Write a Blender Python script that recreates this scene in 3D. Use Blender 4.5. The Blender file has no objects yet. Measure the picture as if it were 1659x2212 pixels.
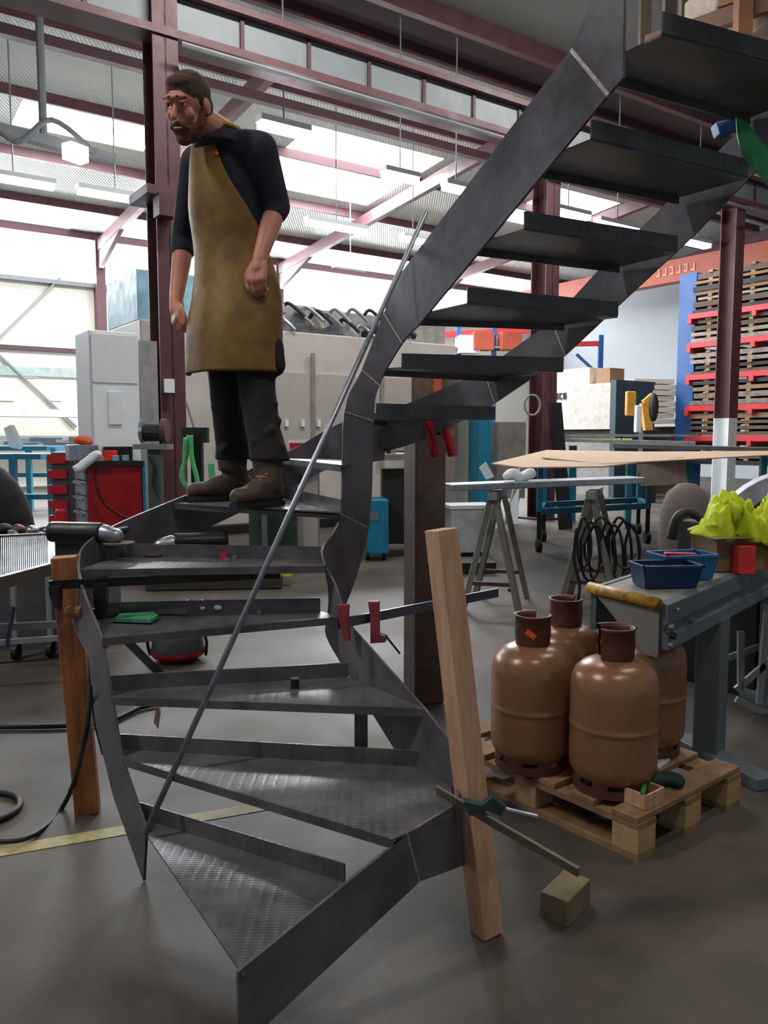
import bpy, bmesh, math, random
from mathutils import Vector, Matrix, noise
random.seed(7)
# ------------------------------------------------------------------ camera
CX, CY, FPX, EYE, HOR = 829.5, 1106.0, 1750.0, 1.36, 945.0
PITCH = math.atan((CY - HOR) / FPX)
scene = bpy.context.scene
COL = scene.collection
cam_d = bpy.data.cameras.new('camera'); cam = bpy.data.objects.new('camera', cam_d); COL.objects.link(cam)
cam.location = (0, 0, EYE); cam.rotation_euler = (math.pi / 2 - PITCH, 0, 0)
cam_d.sensor_fit = 'VERTICAL'; cam_d.sensor_height = 36; cam_d.lens = FPX / 2212 * 36
cam_d.clip_start = 0.05; cam_d.clip_end = 200
scene.camera = cam
# ------------------------------------------------------------------ world, light levels
EXPOSURE = 0.0
SKY = 1.0            # world sky
GLOW_WINDOW = 14.0    # daylight in the polycarbonate window band
GLOW_SKYLIGHT = 14.0
GLOW_EAVE = 3.5
GLOW_TUBE = 40.0
AREA_DAY = 1300.0
scene.view_settings.view_transform = 'Standard'
scene.view_settings.look = 'None'
scene.view_settings.exposure = EXPOSURE
scene.view_settings.gamma = 1
scene.view_settings.use_curve_mapping = False
w = bpy.data.worlds.new('world'); scene.world = w; w.use_nodes = True
bg = w.node_tree.nodes['Background']; bg.inputs[0].default_value = (.75, .85, 1, 1); bg.inputs[1].default_value = SKY
# hall axes: p runs along the purlins, q across to the window wall
TH = math.radians(55); YAW = math.radians(35)
D1 = Vector((math.sin(TH), math.cos(TH), 0)); D2 = Vector((-math.cos(TH), math.sin(TH), 0))
def H(p, q, z=0.0): return D1 * p + D2 * q + Vector((0, 0, z))
cp, sp = math.cos(PITCH), math.sin(PITCH)
def ray(u, v):
    x = (u - CX) / FPX; y = (CY - v) / FPX
    return Vector((x, cp + y * sp, -sp + y * cp))
def G(u, v, z=0.0):
    r = ray(u, v); return Vector((0, 0, EYE)) + r * ((z - EYE) / r.z)
def P(u, v, Y):
    r = ray(u, v); return Vector((0, 0, EYE)) + r * (Y / r.y)
def area(name, loc, rot, sx, sy, power, col=(1, 1, 1)):
    d = bpy.data.lights.new(name, 'AREA'); d.shape = 'RECTANGLE'; d.size = sx; d.size_y = sy; d.energy = power; d.color = col
    o = bpy.data.objects.new(name, d); COL.objects.link(o); o.location = loc; o.rotation_euler = rot; return o
# daylight through the bright bay's skylights and windows; unseen lamps over the stair bay
area('skylight_day', H(10.8, 17.1, 7.6), (0, 0, YAW), 3.6, 3.2, AREA_DAY, (.93, .96, 1))
area('skylight_day', H(4.9, 17.5, 7.6), (0, 0, YAW), 2.6, 1.4, AREA_DAY * .6, (.93, .96, 1))
area('window_day', H(9, 23.7, 6.3), (math.radians(-68), 0, YAW), 26, 1.2, AREA_DAY * 1.6, (.93, .97, 1))
area('bay_fill_lamp', H(1.2, -.6, 6.4), (0, 0, YAW), 2.2, .25, 100, (1, .93, .84))
area('bay_fill_lamp', H(-3.0, 3.8, 6.4), (0, 0, YAW), 2.2, .25, 230, (1, .95, .9))
area('bay_fill_lamp', H(4.5, 6.8, 7.6), (math.radians(25), 0, YAW), 3, .3, 260, (1, .97, .93))  # unseen fill, added and tilted to brighten the grey machine fronts
area('bay_fill_lamp', H(10.5, 6.8, 7.6), (math.radians(25), 0, YAW), 3, .3, 260, (1, .97, .93))  # second added fill, for the fronts further along the bay
area('bay_fill_lamp', H(5.2, 1.5, 6.4), (0, 0, YAW), 2.2, .25, 55, (1, .93, .84))
# ------------------------------------------------------------------ materials
def lin(c): return tuple(((x / 255) / 12.92 if x / 255 <= .04045 else ((x / 255 + .055) / 1.055) ** 2.4) for x in c)
MATS = {}
def mat(name, rgb, rough=.6, metal=0.0, var=.18, scale=6.0, bump=0.0, bscale=40.0, rgb2=None, emit=None, strength=1.0, alpha=None, rvar=.1, spec=None):
    if name in MATS: return MATS[name]
    m = bpy.data.materials.new(name); m.use_nodes = True; nt = m.node_tree; N = nt.nodes; Lk = nt.links
    b = N['Principled BSDF']
    c = lin(rgb)
    tc = N.new('ShaderNodeTexCoord')
    n = N.new('ShaderNodeTexNoise'); n.inputs['Scale'].default_value = scale; n.inputs['Detail'].default_value = 5; n.inputs['Roughness'].default_value = .65
    Lk.new(tc.outputs['Object'], n.inputs['Vector'])
    r = N.new('ShaderNodeValToRGB'); Lk.new(n.outputs['Fac'], r.inputs[0])
    if rgb2: c2 = lin(rgb2); a, d = c, c2
    else: a = tuple(max(0, x * (1 - var)) for x in c); d = tuple(min(1, x * (1 + var)) for x in c)
    r.color_ramp.elements[0].position = .35; r.color_ramp.elements[0].color = (*a, 1)
    r.color_ramp.elements[1].position = .65; r.color_ramp.elements[1].color = (*d, 1)
    Lk.new(r.outputs[0], b.inputs['Base Color'])
    b.inputs['Metallic'].default_value = metal
    mr = N.new('ShaderNodeMapRange'); mr.inputs[1].default_value = .3; mr.inputs[2].default_value = .7
    mr.inputs[3].default_value = max(.02, rough - rvar); mr.inputs[4].default_value = min(1, rough + rvar)
    Lk.new(n.outputs['Fac'], mr.inputs[0]); Lk.new(mr.outputs[0], b.inputs['Roughness'])
    if spec is not None: b.inputs['Specular IOR Level'].default_value = spec
    if bump:
        n2 = N.new('ShaderNodeTexNoise'); n2.inputs['Scale'].default_value = bscale; n2.inputs['Detail'].default_value = 4
        Lk.new(tc.outputs['Object'], n2.inputs['Vector'])
        bp = N.new('ShaderNodeBump'); bp.inputs['Strength'].default_value = bump; bp.inputs['Distance'].default_value = .01
        Lk.new(n2.outputs['Fac'], bp.inputs['Height']); Lk.new(bp.outputs[0], b.inputs['Normal'])
    if emit:
        b.inputs['Emission Color'].default_value = (*emit, 1); b.inputs['Emission Strength'].default_value = strength
    if alpha is not None:
        b.inputs['Alpha'].default_value = alpha
    MATS[name] = m; return m
def add_wave(m, scale, axis, strength, dist=.02):
    nt = m.node_tree; N = nt.nodes; b = N['Principled BSDF']
    tc = N.new('ShaderNodeTexCoord'); wv = N.new('ShaderNodeTexWave'); wv.wave_type = 'BANDS'; wv.bands_direction = axis; wv.inputs['Scale'].default_value = scale
    nt.links.new(tc.outputs['Object'], wv.inputs['Vector'])
    bp = N.new('ShaderNodeBump'); bp.inputs['Strength'].default_value = strength; bp.inputs['Distance'].default_value = dist
    nt.links.new(wv.outputs['Fac'], bp.inputs['Height']); nt.links.new(bp.outputs[0], b.inputs['Normal'])
    return m
steel = mat('mill_scale_steel', (98, 95, 102), .42, .2, .3, 5, .12, 30, rvar=.14)
tread_m = mat('checker_plate_steel', (94, 92, 96), .36, .15, .28, 7)
def checker(m):
    nt = m.node_tree; N = nt.nodes; L = nt.links; b = N['Principled BSDF']
    tc = N.new('ShaderNodeTexCoord'); outs = []
    for ang, off in ((45, 0), (-45, .5)):
        mp = N.new('ShaderNodeMapping'); mp.inputs['Rotation'].default_value = (0, 0, math.radians(ang)); mp.inputs['Scale'].default_value = (22, 60, 1); mp.inputs['Location'].default_value = (off, off, 0)
        L.new(tc.outputs['Object'], mp.inputs['Vector'])
        vo = N.new('ShaderNodeTexVoronoi'); vo.inputs['Scale'].default_value = 1; vo.inputs['Randomness'].default_value = 0
        vo.voronoi_dimensions = '2D'; L.new(mp.outputs[0], vo.inputs['Vector'])
        rr = N.new('ShaderNodeMapRange'); rr.inputs[1].default_value = .22; rr.inputs[2].default_value = .38; rr.inputs[3].default_value = 1; rr.inputs[4].default_value = 0
        L.new(vo.outputs['Distance'], rr.inputs[0]); outs.append(rr.outputs[0])
    mx = N.new('ShaderNodeMath'); mx.operation = 'MAXIMUM'; L.new(outs[0], mx.inputs[0]); L.new(outs[1], mx.inputs[1])
    bp = N.new('ShaderNodeBump'); bp.inputs['Strength'].default_value = .3; bp.inputs['Distance'].default_value = .002
    L.new(mx.outputs[0], bp.inputs['Height']); L.new(bp.outputs[0], b.inputs['Normal'])
checker(tread_m)
weld_m = mat('weld_bead', (170, 162, 150), .5, .5, .3, 60, .5, 160)
bright_steel = mat('bright_steel', (150, 158, 168), .35, .7, .15, 20)
rust_red = mat('oxide_red_paint', (86, 50, 55), .55, 0, .2, 3)
rust_dark = mat('dark_oxide_paint', (74, 44, 52), .6, 0, .2, 3)
grey_paint = mat('grey_paint', (128, 132, 136), .5, 0, .1, 4)
machine_grey = mat('machine_grey', (194, 188, 182), .45, 0, .06, 3)
cab_grey = mat('cabinet_grey', (226, 228, 232), .5, 0, .03, 2, rvar=.02)
dark_m = mat('dark_rubber', (22, 22, 25), .6, 0, .2, 8)
black_m = mat('black_plastic', (16, 16, 20), .45, 0, .2, 8)
wood = mat('pine_timber', (186, 142, 112), .65, 0, 0, 4, .15, 60, rgb2=(210, 168, 138))
def grain(m):
    nt = m.node_tree; N = nt.nodes
    for n in N:
        if n.type == 'TEX_NOISE' and n.inputs['Scale'].default_value == 4:
            mp = N.new('ShaderNodeMapping'); mp.inputs['Scale'].default_value = (9, 9, .8)
            tcn = [k for k in N if k.type == 'TEX_COORD'][0]
            nt.links.new(tcn.outputs['Object'], mp.inputs[0]); nt.links.new(mp.outputs[0], n.inputs['Vector'])
grain(wood)
wood2 = mat('reddish_timber', (132, 78, 46), .65, 0, 0, 4, .15, 60, rgb2=(178, 114, 70)); grain(wood2)
pallet_wood = mat('weathered_pallet_wood', (120, 92, 66), .75, 0, 0, 9, .2, 60, rgb2=(158, 126, 92))
gas_brown = mat('bronze_brown_enamel', (150, 108, 80), .28, .15, .12, 5, .05, 60, rvar=.08)
gas_dark = mat('brown_collar_paint', (96, 58, 44), .5, .2, .25, 14)
red_m = mat('red_paint', (190, 26, 40), .45, 0, .12, 6)
red_dark = mat('deep_red_paint', (150, 20, 28), .4, 0, .1, 4)
blue_m = mat('blue_paint', (40, 86, 150), .5, 0, .12, 4)
teal_m = mat('teal_paint', (30, 120, 150), .5, 0, .12, 5)
blue_bin = mat('blue_plastic', (24, 84, 140), .4, 0, .12, 6)
green_m = mat('green_webbing', (90, 190, 120), .7, 0, .2, 20, .3, 120)
dgreen_m = mat('dark_green_paint', (52, 78, 66), .5, 0, .12, 5)
yellow_m = mat('hi_vis_yellow', (196, 212, 30), .75, 0, .12, 8, .2, 60)
yel_roll = mat('worn_yellow_paint', (214, 164, 34), .5, 0, 0, 26, rgb2=(120, 84, 20))
card = mat('cardboard', (188, 162, 136), .8, 0, .08, 5)
card_b = mat('box_cardboard', (142, 112, 84), .8, 0, .12, 8)
white_m = mat('white_paint', (226, 232, 236), .5, 0, .04, 4)
clear_m = mat('plastic_film', (205, 215, 225), .25, 0, .1, 12)
cream_m = mat('cream_sheet', (222, 216, 200), .5, 0, .04, 1.5)
orange_m = mat('orange_red_crane_paint', (176, 82, 60), .5, 0, .12, 3)
arm_red = mat('rack_red_paint', (206, 44, 52), .45, 0, .1, 5)
sheet_m = mat('stacked_sheet_steel', (120, 110, 100), .45, .4, .4, 9)
brown_m = mat('brown_sheet_stack', (92, 74, 58), .7, 0, .35, 8)
hose_m = mat('black_hose', (24, 26, 30), .5, 0, .1, 8)
orange_dot = mat('orange_label', (240, 90, 40), .5, 0, .1, 30)
# ------------------------------------------------------------------ mesh helpers
W = {}
class MB:
    def __init__(s): s.bm = bmesh.new()
    def faces(s, vs, fs):
        vv = [s.bm.verts.new(v) for v in vs]
        for f in fs:
            try: s.bm.faces.new([vv[i] for i in f])
            except ValueError: pass
        return s
    def hexa(s, c):   # 8 corners: bottom 0-3 ccw, top 4-7
        return s.faces(c, [(3, 2, 1, 0), (4, 5, 6, 7), (0, 1, 5, 4), (1, 2, 6, 5), (2, 3, 7, 6), (3, 0, 4, 7)])
    def box(s, c, d, yaw=0.0, rot=None):
        c = Vector(c); R = rot if rot is not None else Matrix.Rotation(yaw, 3, 'Z')
        x, y, z = d[0] / 2, d[1] / 2, d[2] / 2
        return s.hexa([c + R @ Vector(v) for v in ((-x, -y, -z), (x, -y, -z), (x, y, -z), (-x, y, -z), (-x, -y, z), (x, -y, z), (x, y, z), (-x, y, z))])
    def hbox(s, p0, p1, q0, q1, z0, z1):
        return s.hexa([H(p0, q0, z0), H(p1, q0, z0), H(p1, q1, z0), H(p0, q1, z0), H(p0, q0, z1), H(p1, q0, z1), H(p1, q1, z1), H(p0, q1, z1)])
    def beam(s, a, b, w_, h_, up=(0, 0, 1)):
        a = Vector(a); b = Vector(b); d = (b - a).normalized(); u = Vector(up); r = d.cross(u)
        if r.length < 1e-4: r = d.cross(Vector((0, 1, 0)))
        r.normalize(); u = r.cross(d).normalized(); r = r * w_ / 2; u = u * h_ / 2
        return s.hexa([a - r - u, a + r - u, b + r - u, b - r - u, a - r + u, a + r + u, b + r + u, b - r + u])
    def prism(s, pts, vec):
        pts = [Vector(p) for p in pts]; vec = Vector(vec); n = len(pts)
        return s.faces(pts + [p + vec for p in pts], [tuple(range(n))[::-1], tuple(range(n, 2 * n))] + [(i, (i + 1) % n, n + (i + 1) % n, n + i) for i in range(n)])
    def tube(s, path, r, seg=8, caps=True, r1=None):
        path = [Vector(p) for p in path]; rings = []; n = len(path); prev = None
        for i, p in enumerate(path):
            d = (path[min(i + 1, n - 1)] - path[max(i - 1, 0)]).normalized()
            if prev is None:
                a = d.cross(Vector((0, 0, 1)))
                if a.length < .05: a = d.cross(Vector((1, 0, 0)))
            else: a = prev - d * prev.dot(d)
            a.normalize(); prev = a; b = d.cross(a)
            rr = r if r1 is None else r + (r1 - r) * i / max(1, n - 1)
            rings.append([s.bm.verts.new(p + (a * math.cos(t) + b * math.sin(t)) * rr) for t in [2 * math.pi * k / seg for k in range(seg)]])
        for i in range(n - 1):
            for k in range(seg):
                s.bm.faces.new((rings[i][k], rings[i][(k + 1) % seg], rings[i + 1][(k + 1) % seg], rings[i + 1][k]))
        if caps: s.bm.faces.new(rings[0][::-1]); s.bm.faces.new(rings[-1])
        return s
    def lathe(s, base, prof, seg=32, a0=0.0, a1=2 * math.pi):
        base = Vector(base); full = abs(a1 - a0 - 2 * math.pi) < 1e-6; n = seg if full else seg + 1; rings = []
        for r, z in prof:
            rings.append([s.bm.verts.new(base + Vector((r * math.cos(a0 + (a1 - a0) * k / seg), r * math.sin(a0 + (a1 - a0) * k / seg), z))) for k in range(n)])
        for i in range(len(rings) - 1):
            for k in range(seg):
                j = (k + 1) % n
                s.bm.faces.new((rings[i][k], rings[i][j], rings[i + 1][j], rings[i + 1][k]))
        return s
    def ell(s, c, r, rot=None, u=16, v=10):
        c = Vector(c); M = Matrix.Translation(c) @ ((rot.to_4x4()) if rot is not None else Matrix()) @ Matrix.Diagonal((*r, 1))
        bmesh.ops.create_uvsphere(s.bm, u_segments=u, v_segments=v, radius=1, matrix=M); return s
    def cap(s, a, b, ra, rb, seg=14):   # tapered limb segment with round ends
        a = Vector(a); b = Vector(b); d = (b - a); L = d.length; d.normalize(); pts = []; rs = []
        for t in (-1, -.85, -.5, 0): pts.append(a + d * ra * t); rs.append(ra * math.sqrt(max(0.02, 1 - t * t)))
        for t in (0, .5, .85, 1): pts.append(b + d * rb * t); rs.append(rb * math.sqrt(max(0.02, 1 - t * t)))
        x = d.cross(Vector((0, 0, 1)));
        if x.length < .05: x = d.cross(Vector((1, 0, 0)))
        x.normalize(); y = d.cross(x); R = []
        for p, r in zip(pts, rs): R.append([s.bm.verts.new(p + (x * math.cos(2 * math.pi * k / seg) + y * math.sin(2 * math.pi * k / seg)) * r) for k in range(seg)])
        for i in range(len(R) - 1):
            for k in range(seg): s.bm.faces.new((R[i][k], R[i][(k + 1) % seg], R[i + 1][(k + 1) % seg], R[i + 1][k]))
        s.bm.faces.new(R[0][::-1]); s.bm.faces.new(R[-1]); return s
    def loft(s, rings, seg=24, caps=True):   # rings: (center, axis_x vec, axis_y vec)
        R = []
        for c, x, y in rings: R.append([s.bm.verts.new(Vector(c) + Vector(x) * math.cos(2 * math.pi * k / seg) + Vector(y) * math.sin(2 * math.pi * k / seg)) for k in range(seg)])
        for i in range(len(R) - 1):
            for k in range(seg): s.bm.faces.new((R[i][k], R[i][(k + 1) % seg], R[i + 1][(k + 1) % seg], R[i + 1][k]))
        if caps: s.bm.faces.new(R[0][::-1]); s.bm.faces.new(R[-1])
        return s
    def build(s, name, m, parent=None, bevel=0.0, smooth=False, solid=0.0, remesh=0.0, smo=0, org=None):
        bmesh.ops.recalc_face_normals(s.bm, faces=s.bm.faces)
        vs = [v.co for v in s.bm.verts]
        if parent is None:
            if org is None:
                mn = Vector((min(v.x for v in vs), min(v.y for v in vs), min(v.z for v in vs))); mx = Vector((max(v.x for v in vs), max(v.y for v in vs), 0))
                o0 = Vector(((mn.x + mx.x) / 2, (mn.y + mx.y) / 2, mn.z))
            else: o0 = Vector(org)
        else: o0 = W[parent.name]
        for v in s.bm.verts: v.co -= o0
        me = bpy.data.meshes.new(name); s.bm.to_mesh(me); s.bm.free()
        o = bpy.data.objects.new(name, me); COL.objects.link(o); me.materials.append(m)
        if remesh:
            md = o.modifiers.new('r', 'REMESH'); md.mode = 'VOXEL'; md.voxel_size = remesh
            if smo:
                sm = o.modifiers.new('s', 'SMOOTH'); sm.iterations = smo; sm.factor = .5
            dg = bpy.context.evaluated_depsgraph_get(); me2 = bpy.data.meshes.new_from_object(o.evaluated_get(dg)); o.modifiers.clear(); o.data = me2
            me2.materials.clear(); me2.materials.append(m); me = me2; smooth = True
        if parent is not None: o.parent = parent
        else: o.location = o0
        W[o.name] = o0
        if smooth:
            for p in me.polygons: p.use_smooth = True
        if solid:
            md = o.modifiers.new('thickness', 'SOLIDIFY'); md.thickness = solid; md.offset = 0
        if bevel:
            md = o.modifiers.new('bevel', 'BEVEL'); md.width = bevel; md.segments = 2; md.limit_method = 'ANGLE'
        return o
def tag(o, label, cat, group=None):
    o['label'] = label; o['category'] = cat
    if group: o['group'] = group
    return o
def thing(name, label, cat, loc, group=None):
    o = bpy.data.objects.new(name, None); COL.objects.link(o); o.location = Vector(loc); o.empty_display_size = .1
    W[o.name] = Vector(loc); return tag(o, label, cat, group)
def struct(o): o['kind'] = 'structure'; return o
def curve(pts, n=6):   # Catmull-Rom through points
    pts = [Vector(p) for p in pts]; out = []
    for i in range(len(pts) - 1):
        p0 = pts[max(0, i - 1)]; p1 = pts[i]; p2 = pts[i + 1]; p3 = pts[min(len(pts) - 1, i + 2)]
        for k in range(n):
            t = k / n
            out.append(.5 * ((2 * p1) + (p2 - p0) * t + (2 * p0 - 5 * p1 + 4 * p2 - p3) * t * t + (3 * p1 - p0 - 3 * p2 + p3) * t ** 3))
    out.append(pts[-1]); return out
# ================================================================== THE HALL
floor_m = mat('concrete_floor', (70, 64, 57), .58, 0, 0, 1.1, .05, 30, rgb2=(97, 90, 80), rvar=.1)
def stain(m):
    nt = m.node_tree; N = nt.nodes; L = nt.links; b = N['Principled BSDF']
    src = b.inputs['Base Color'].links[0].from_socket
    tc = [k for k in N if k.type == 'TEX_COORD'][0]
    n = N.new('ShaderNodeTexNoise'); n.inputs['Scale'].default_value = .45; n.inputs['Detail'].default_value = 8; n.inputs['Roughness'].default_value = .7; L.new(tc.outputs['Object'], n.inputs['Vector'])
    r = N.new('ShaderNodeValToRGB'); r.color_ramp.elements[0].position = .38; r.color_ramp.elements[0].color = (.42, .40, .37, 1); r.color_ramp.elements[1].position = .6; r.color_ramp.elements[1].color = (1, 1, 1, 1)
    L.new(n.outputs['Fac'], r.inputs[0])
    mx = N.new('ShaderNodeMix'); mx.data_type = 'RGBA'; mx.blend_type = 'MULTIPLY'; mx.inputs[0].default_value = .8
    L.new(src, mx.inputs[6]); L.new(r.outputs[0], mx.inputs[7])
    n3 = N.new('ShaderNodeTexNoise'); n3.inputs['Scale'].default_value = 90; L.new(tc.outputs['Object'], n3.inputs['Vector'])
    r3 = N.new('ShaderNodeValToRGB'); r3.color_ramp.elements[0].position = .35; r3.color_ramp.elements[0].color = (.8, .8, .8, 1); r3.color_ramp.elements[1].position = .6
    L.new(n3.outputs['Fac'], r3.inputs[0])
    mx2 = N.new('ShaderNodeMix'); mx2.data_type = 'RGBA'; mx2.blend_type = 'MULTIPLY'; mx2.inputs[0].default_value = .6
    L.new(mx.outputs[2], mx2.inputs[6]); L.new(r3.outputs[0], mx2.inputs[7]); L.new(mx2.outputs[2], b.inputs['Base Color'])
stain(floor_m)
fl = struct(MB().hbox(-9, 27.3, -8.3, 24.5, -.1, 0).build('floor', floor_m, org=(0, 0, 0)))
ln = MB()
a, b_ = G(0, 1840), G(600, 1737); dv = (b_ - a).normalized(); nn = Vector((-dv.y, dv.x, 0)) * .035
a2 = a - dv * 1.2
ln.prism([a2 - nn + Vector((0, 0, .0005)), b_ - nn + Vector((0, 0, .0005)), b_ + nn + Vector((0, 0, .0005)), a2 + nn + Vector((0, 0, .0005))], (0, 0, .0015))
ln.build('painted_line', mat('faded_yellow_line', (168, 160, 104), .6, 0, .3, 30), fl)
wall_m = mat('cream_wall_panel', (214, 212, 198), .6, 0, .03, 1); add_wave(wall_m, 1.6, 'X', .15)
wall_g = mat('pale_grey_wall_panel', (178, 186, 192), .6, 0, .04, 1); add_wave(wall_g, 1.2, 'X', .12)
struct(MB().hbox(-9, 27.3, 24.2, 24.4, 0, 5.72).build('wall_back', wall_m))
struct(MB().hbox(25.2, 25.4, -8.3, 24.2, 0, 8.4).build('wall_right', wall_g))
struct(MB().hbox(-9.2, -9, -8.3, 24.4, 0, 9).build('wall_left', wall_g))
struct(MB().hbox(-9, 25.2, -8.5, -8.3, 0, 10.2).build('wall_front', wall_g))
struct(MB().hbox(-9, 25.2, 24.15, 24.4, 6.98, 7.4).build('trim_1', rust_dark))
win_m = mat('daylit_polycarbonate', (230, 238, 245), .4, 0, .02, 3, emit=(.9, .95, 1), strength=GLOW_WINDOW)
sky_m = mat('daylit_skylight_sheet', (230, 238, 245), .4, 0, .02, 3, emit=(.93, .97, 1), strength=GLOW_SKYLIGHT)
eav_m = mat('dull_daylit_sheet', (220, 228, 232), .4, 0, .02, 3, emit=(.88, .93, 1), strength=GLOW_EAVE)
wn = 1
wall_cols = [-5.3, .7, 6.9, 12.6, 18.6, 24.6]
for i in range(len(wall_cols) - 1):
    struct(MB().hbox(wall_cols[i] + .1, wall_cols[i + 1] - .1, 24.28, 24.32, 5.72, 6.98).build('window_%d' % wn, win_m)); wn += 1
# roof of the bright bay: corrugated sheet in strips round the skylights
roof_m = mat('white_corrugated_roof', (196, 200, 196), .6, 0, .05, 2); add_wave(roof_m, 5.0, 'X', .5, .03)
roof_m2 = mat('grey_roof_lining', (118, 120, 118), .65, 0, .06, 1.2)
def rz(q): return 7.1 + .1 * (24 - q)
sk = [(3.6, 6.3, 16.9, 18.3, sky_m), (9.0, 12.6, 15.5, 18.8, sky_m), (-2, 6.1, 22.1, 23.9, eav_m), (7.3, 12.0, 22.1, 23.9, eav_m), (13.4, 18, 22.1, 23.9, eav_m), (16.5, 19, 15.5, 18.0, sky_m)]
ps = sorted({-9, 25.2} | {v for s_ in sk for v in s_[:2]}); qs = sorted({12.0, 24.2} | {v for s_ in sk for v in s_[2:4]})
rf = MB()
def slab(mb, p0, p1, q0, q1, t=.05, dz=0):
    mb.hexa([H(p0, q0, rz(q0) + dz), H(p1, q0, rz(q0) + dz), H(p1, q1, rz(q1) + dz), H(p0, q1, rz(q1) + dz), H(p0, q0, rz(q0) + t + dz), H(p1, q0, rz(q0) + t + dz), H(p1, q1, rz(q1) + t + dz), H(p0, q1, rz(q1) + t + dz)])
for i in range(len(ps) - 1):
    for j in range(len(qs) - 1):
        pc, qc = (ps[i] + ps[i + 1]) / 2, (qs[j] + qs[j + 1]) / 2
        if any(s_[0] < pc < s_[1] and s_[2] < qc < s_[3] for s_ in sk): continue
        slab(rf, ps[i], ps[i + 1], qs[j], qs[j + 1])
ceil = struct(rf.build('ceiling', roof_m, org=H(8, 18, 7.7))); ceil.rotation_euler = (0, 0, 0)
for s_ in sk:
    mb = MB(); slab(mb, s_[0] + .01, s_[1] - .01, s_[2] + .01, s_[3] - .01, .03); struct(mb.build('window_%d' % wn, s_[4])); wn += 1
# valley soffit and the dim roof over the stairs
struct(MB().hbox(-9, 25.2, 10.8, 12.0, 8.3, 8.4).build('trim_2', mat('valley_gutter_brown', (70, 56, 58), .7, 0, .2, 2)))
mb = MB(); mb.hexa([H(-9, -8.3, 10.2), H(25.2, -8.3, 10.2), H(25.2, 10.8, 8.3), H(-9, 10.8, 8.3), H(-9, -8.3, 10.3), H(25.2, -8.3, 10.3), H(25.2, 10.8, 8.4), H(-9, 10.8, 8.4)])
struct(mb.build('ceiling', roof_m2))
struct(MB().hbox(-9, 25.2, 10.72, 10.86, 8.02, 8.3).build('trim_3', rust_red))
struct(MB().hbox(-9, 25.2, 11.96, 12.08, 8.08, 8.3).build('trim_4', rust_dark))
# purlins
QP = [23.95, 21.86, 19.28, 16.7, 14.2, 12.9]
for i, q in enumerate(QP):
    o = MB().hbox(-9, 25.1, q - .04, q + .04, rz(q) - .2, rz(q) - .005).build('roof_purlin', rust_red)
    tag(o, ['dark red roof purlin just above the window band', 'dark red roof purlin below the dull eaves skylights', 'dark red roof purlin between the eaves and the bright skylights', 'dark red roof purlin along the top of the bright skylights', 'dark red roof purlin above the skylights', 'dark red roof purlin nearest the brown valley soffit'][i], 'purlin')
# wall posts, rafters, braces
RL = ['at far left', 'behind the worker, left of the grey machine', 'meeting the wall right of the worker', 'above the far pallet rack', 'in the far right corner']
for i, p in enumerate(wall_cols[1:]):
    t = thing('portal_frame', 'dark red steel wall post with roof rafter, ' + RL[i], 'steel frame', H(p, 24.0, 0))
    MB().hbox(p - .13, p + .13, 23.85, 24.15, 0, 7.0).build('post', rust_red, t)
    r_ = MB(); r_.beam(H(p, 24, rz(24) - .35), H(p, 12.1, rz(12.1) - .42), .16, .3)
    r_.build('rafter', rust_red, t)
    r_ = MB(); r_.prism([H(p - .06, 23.85, 6.1), H(p - .06, 23.85, rz(23.9) - .35), H(p - .06, 21.6, rz(21.6) - .45)], D1 * .12)
    r_.build('haunch', rust_red, t)
# wind braces and girts on the back wall
for (u0, v0, u1, v1, lb) in ((0, 728, 130, 600, 'upper grey diagonal wall brace on the cream wall'), (0, 768, 165, 922, 'lower grey diagonal wall brace on the cream wall')):
    def WQ(u, v, q):
        r = ray(u, v); t_ = q / r.dot(D2); return Vector((0, 0, EYE)) + r * t_
    a, b_ = WQ(u0, v0, 24.1), WQ(u1, v1, 24.1); d_ = (a - b_)
    tag(MB().beam(a + d_ * .6 * (1 if v0 > v1 else .3), b_, .05, .16 if v0 < 740 else .09, up=D2).build('wall_brace', grey_paint), lb, 'brace')
tag(MB().hbox(-8.9, 14, 24.06, 24.19, 3.74, 3.86).build('wall_girt', rust_dark), 'thin dark red horizontal rail across the cream back wall', 'rail')
tag(MB().hbox(-8.9, 14, 24.0, 24.19, 5.6, 5.72).build('window_sill_rail', grey_paint), 'grey sill rail under the bright window band', 'rail')
tag(MB().hbox(2, 9, 24.1, 24.19, 3.05, 3.3).build('wall_duct', mat('pale_green_grey', (150, 165, 160), .6)), 'pale green grey horizontal duct on the cream wall', 'duct')
pin = mat('pale_pink_strip', (230, 205, 200), .6)
for (u, v) in ((65, 812), (15, 862), (118, 862)):
    a = WQ(u, v, 24.15); tag(MB().box(a, (.42, .02, .09), YAW).build('wall_sticker', pin), ['upper', 'lower left', 'lower right'][[65, 15, 118].index(u)] + ' pale pink strip on the cream wall', 'sticker', 'pink strips on the cream wall')
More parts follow.
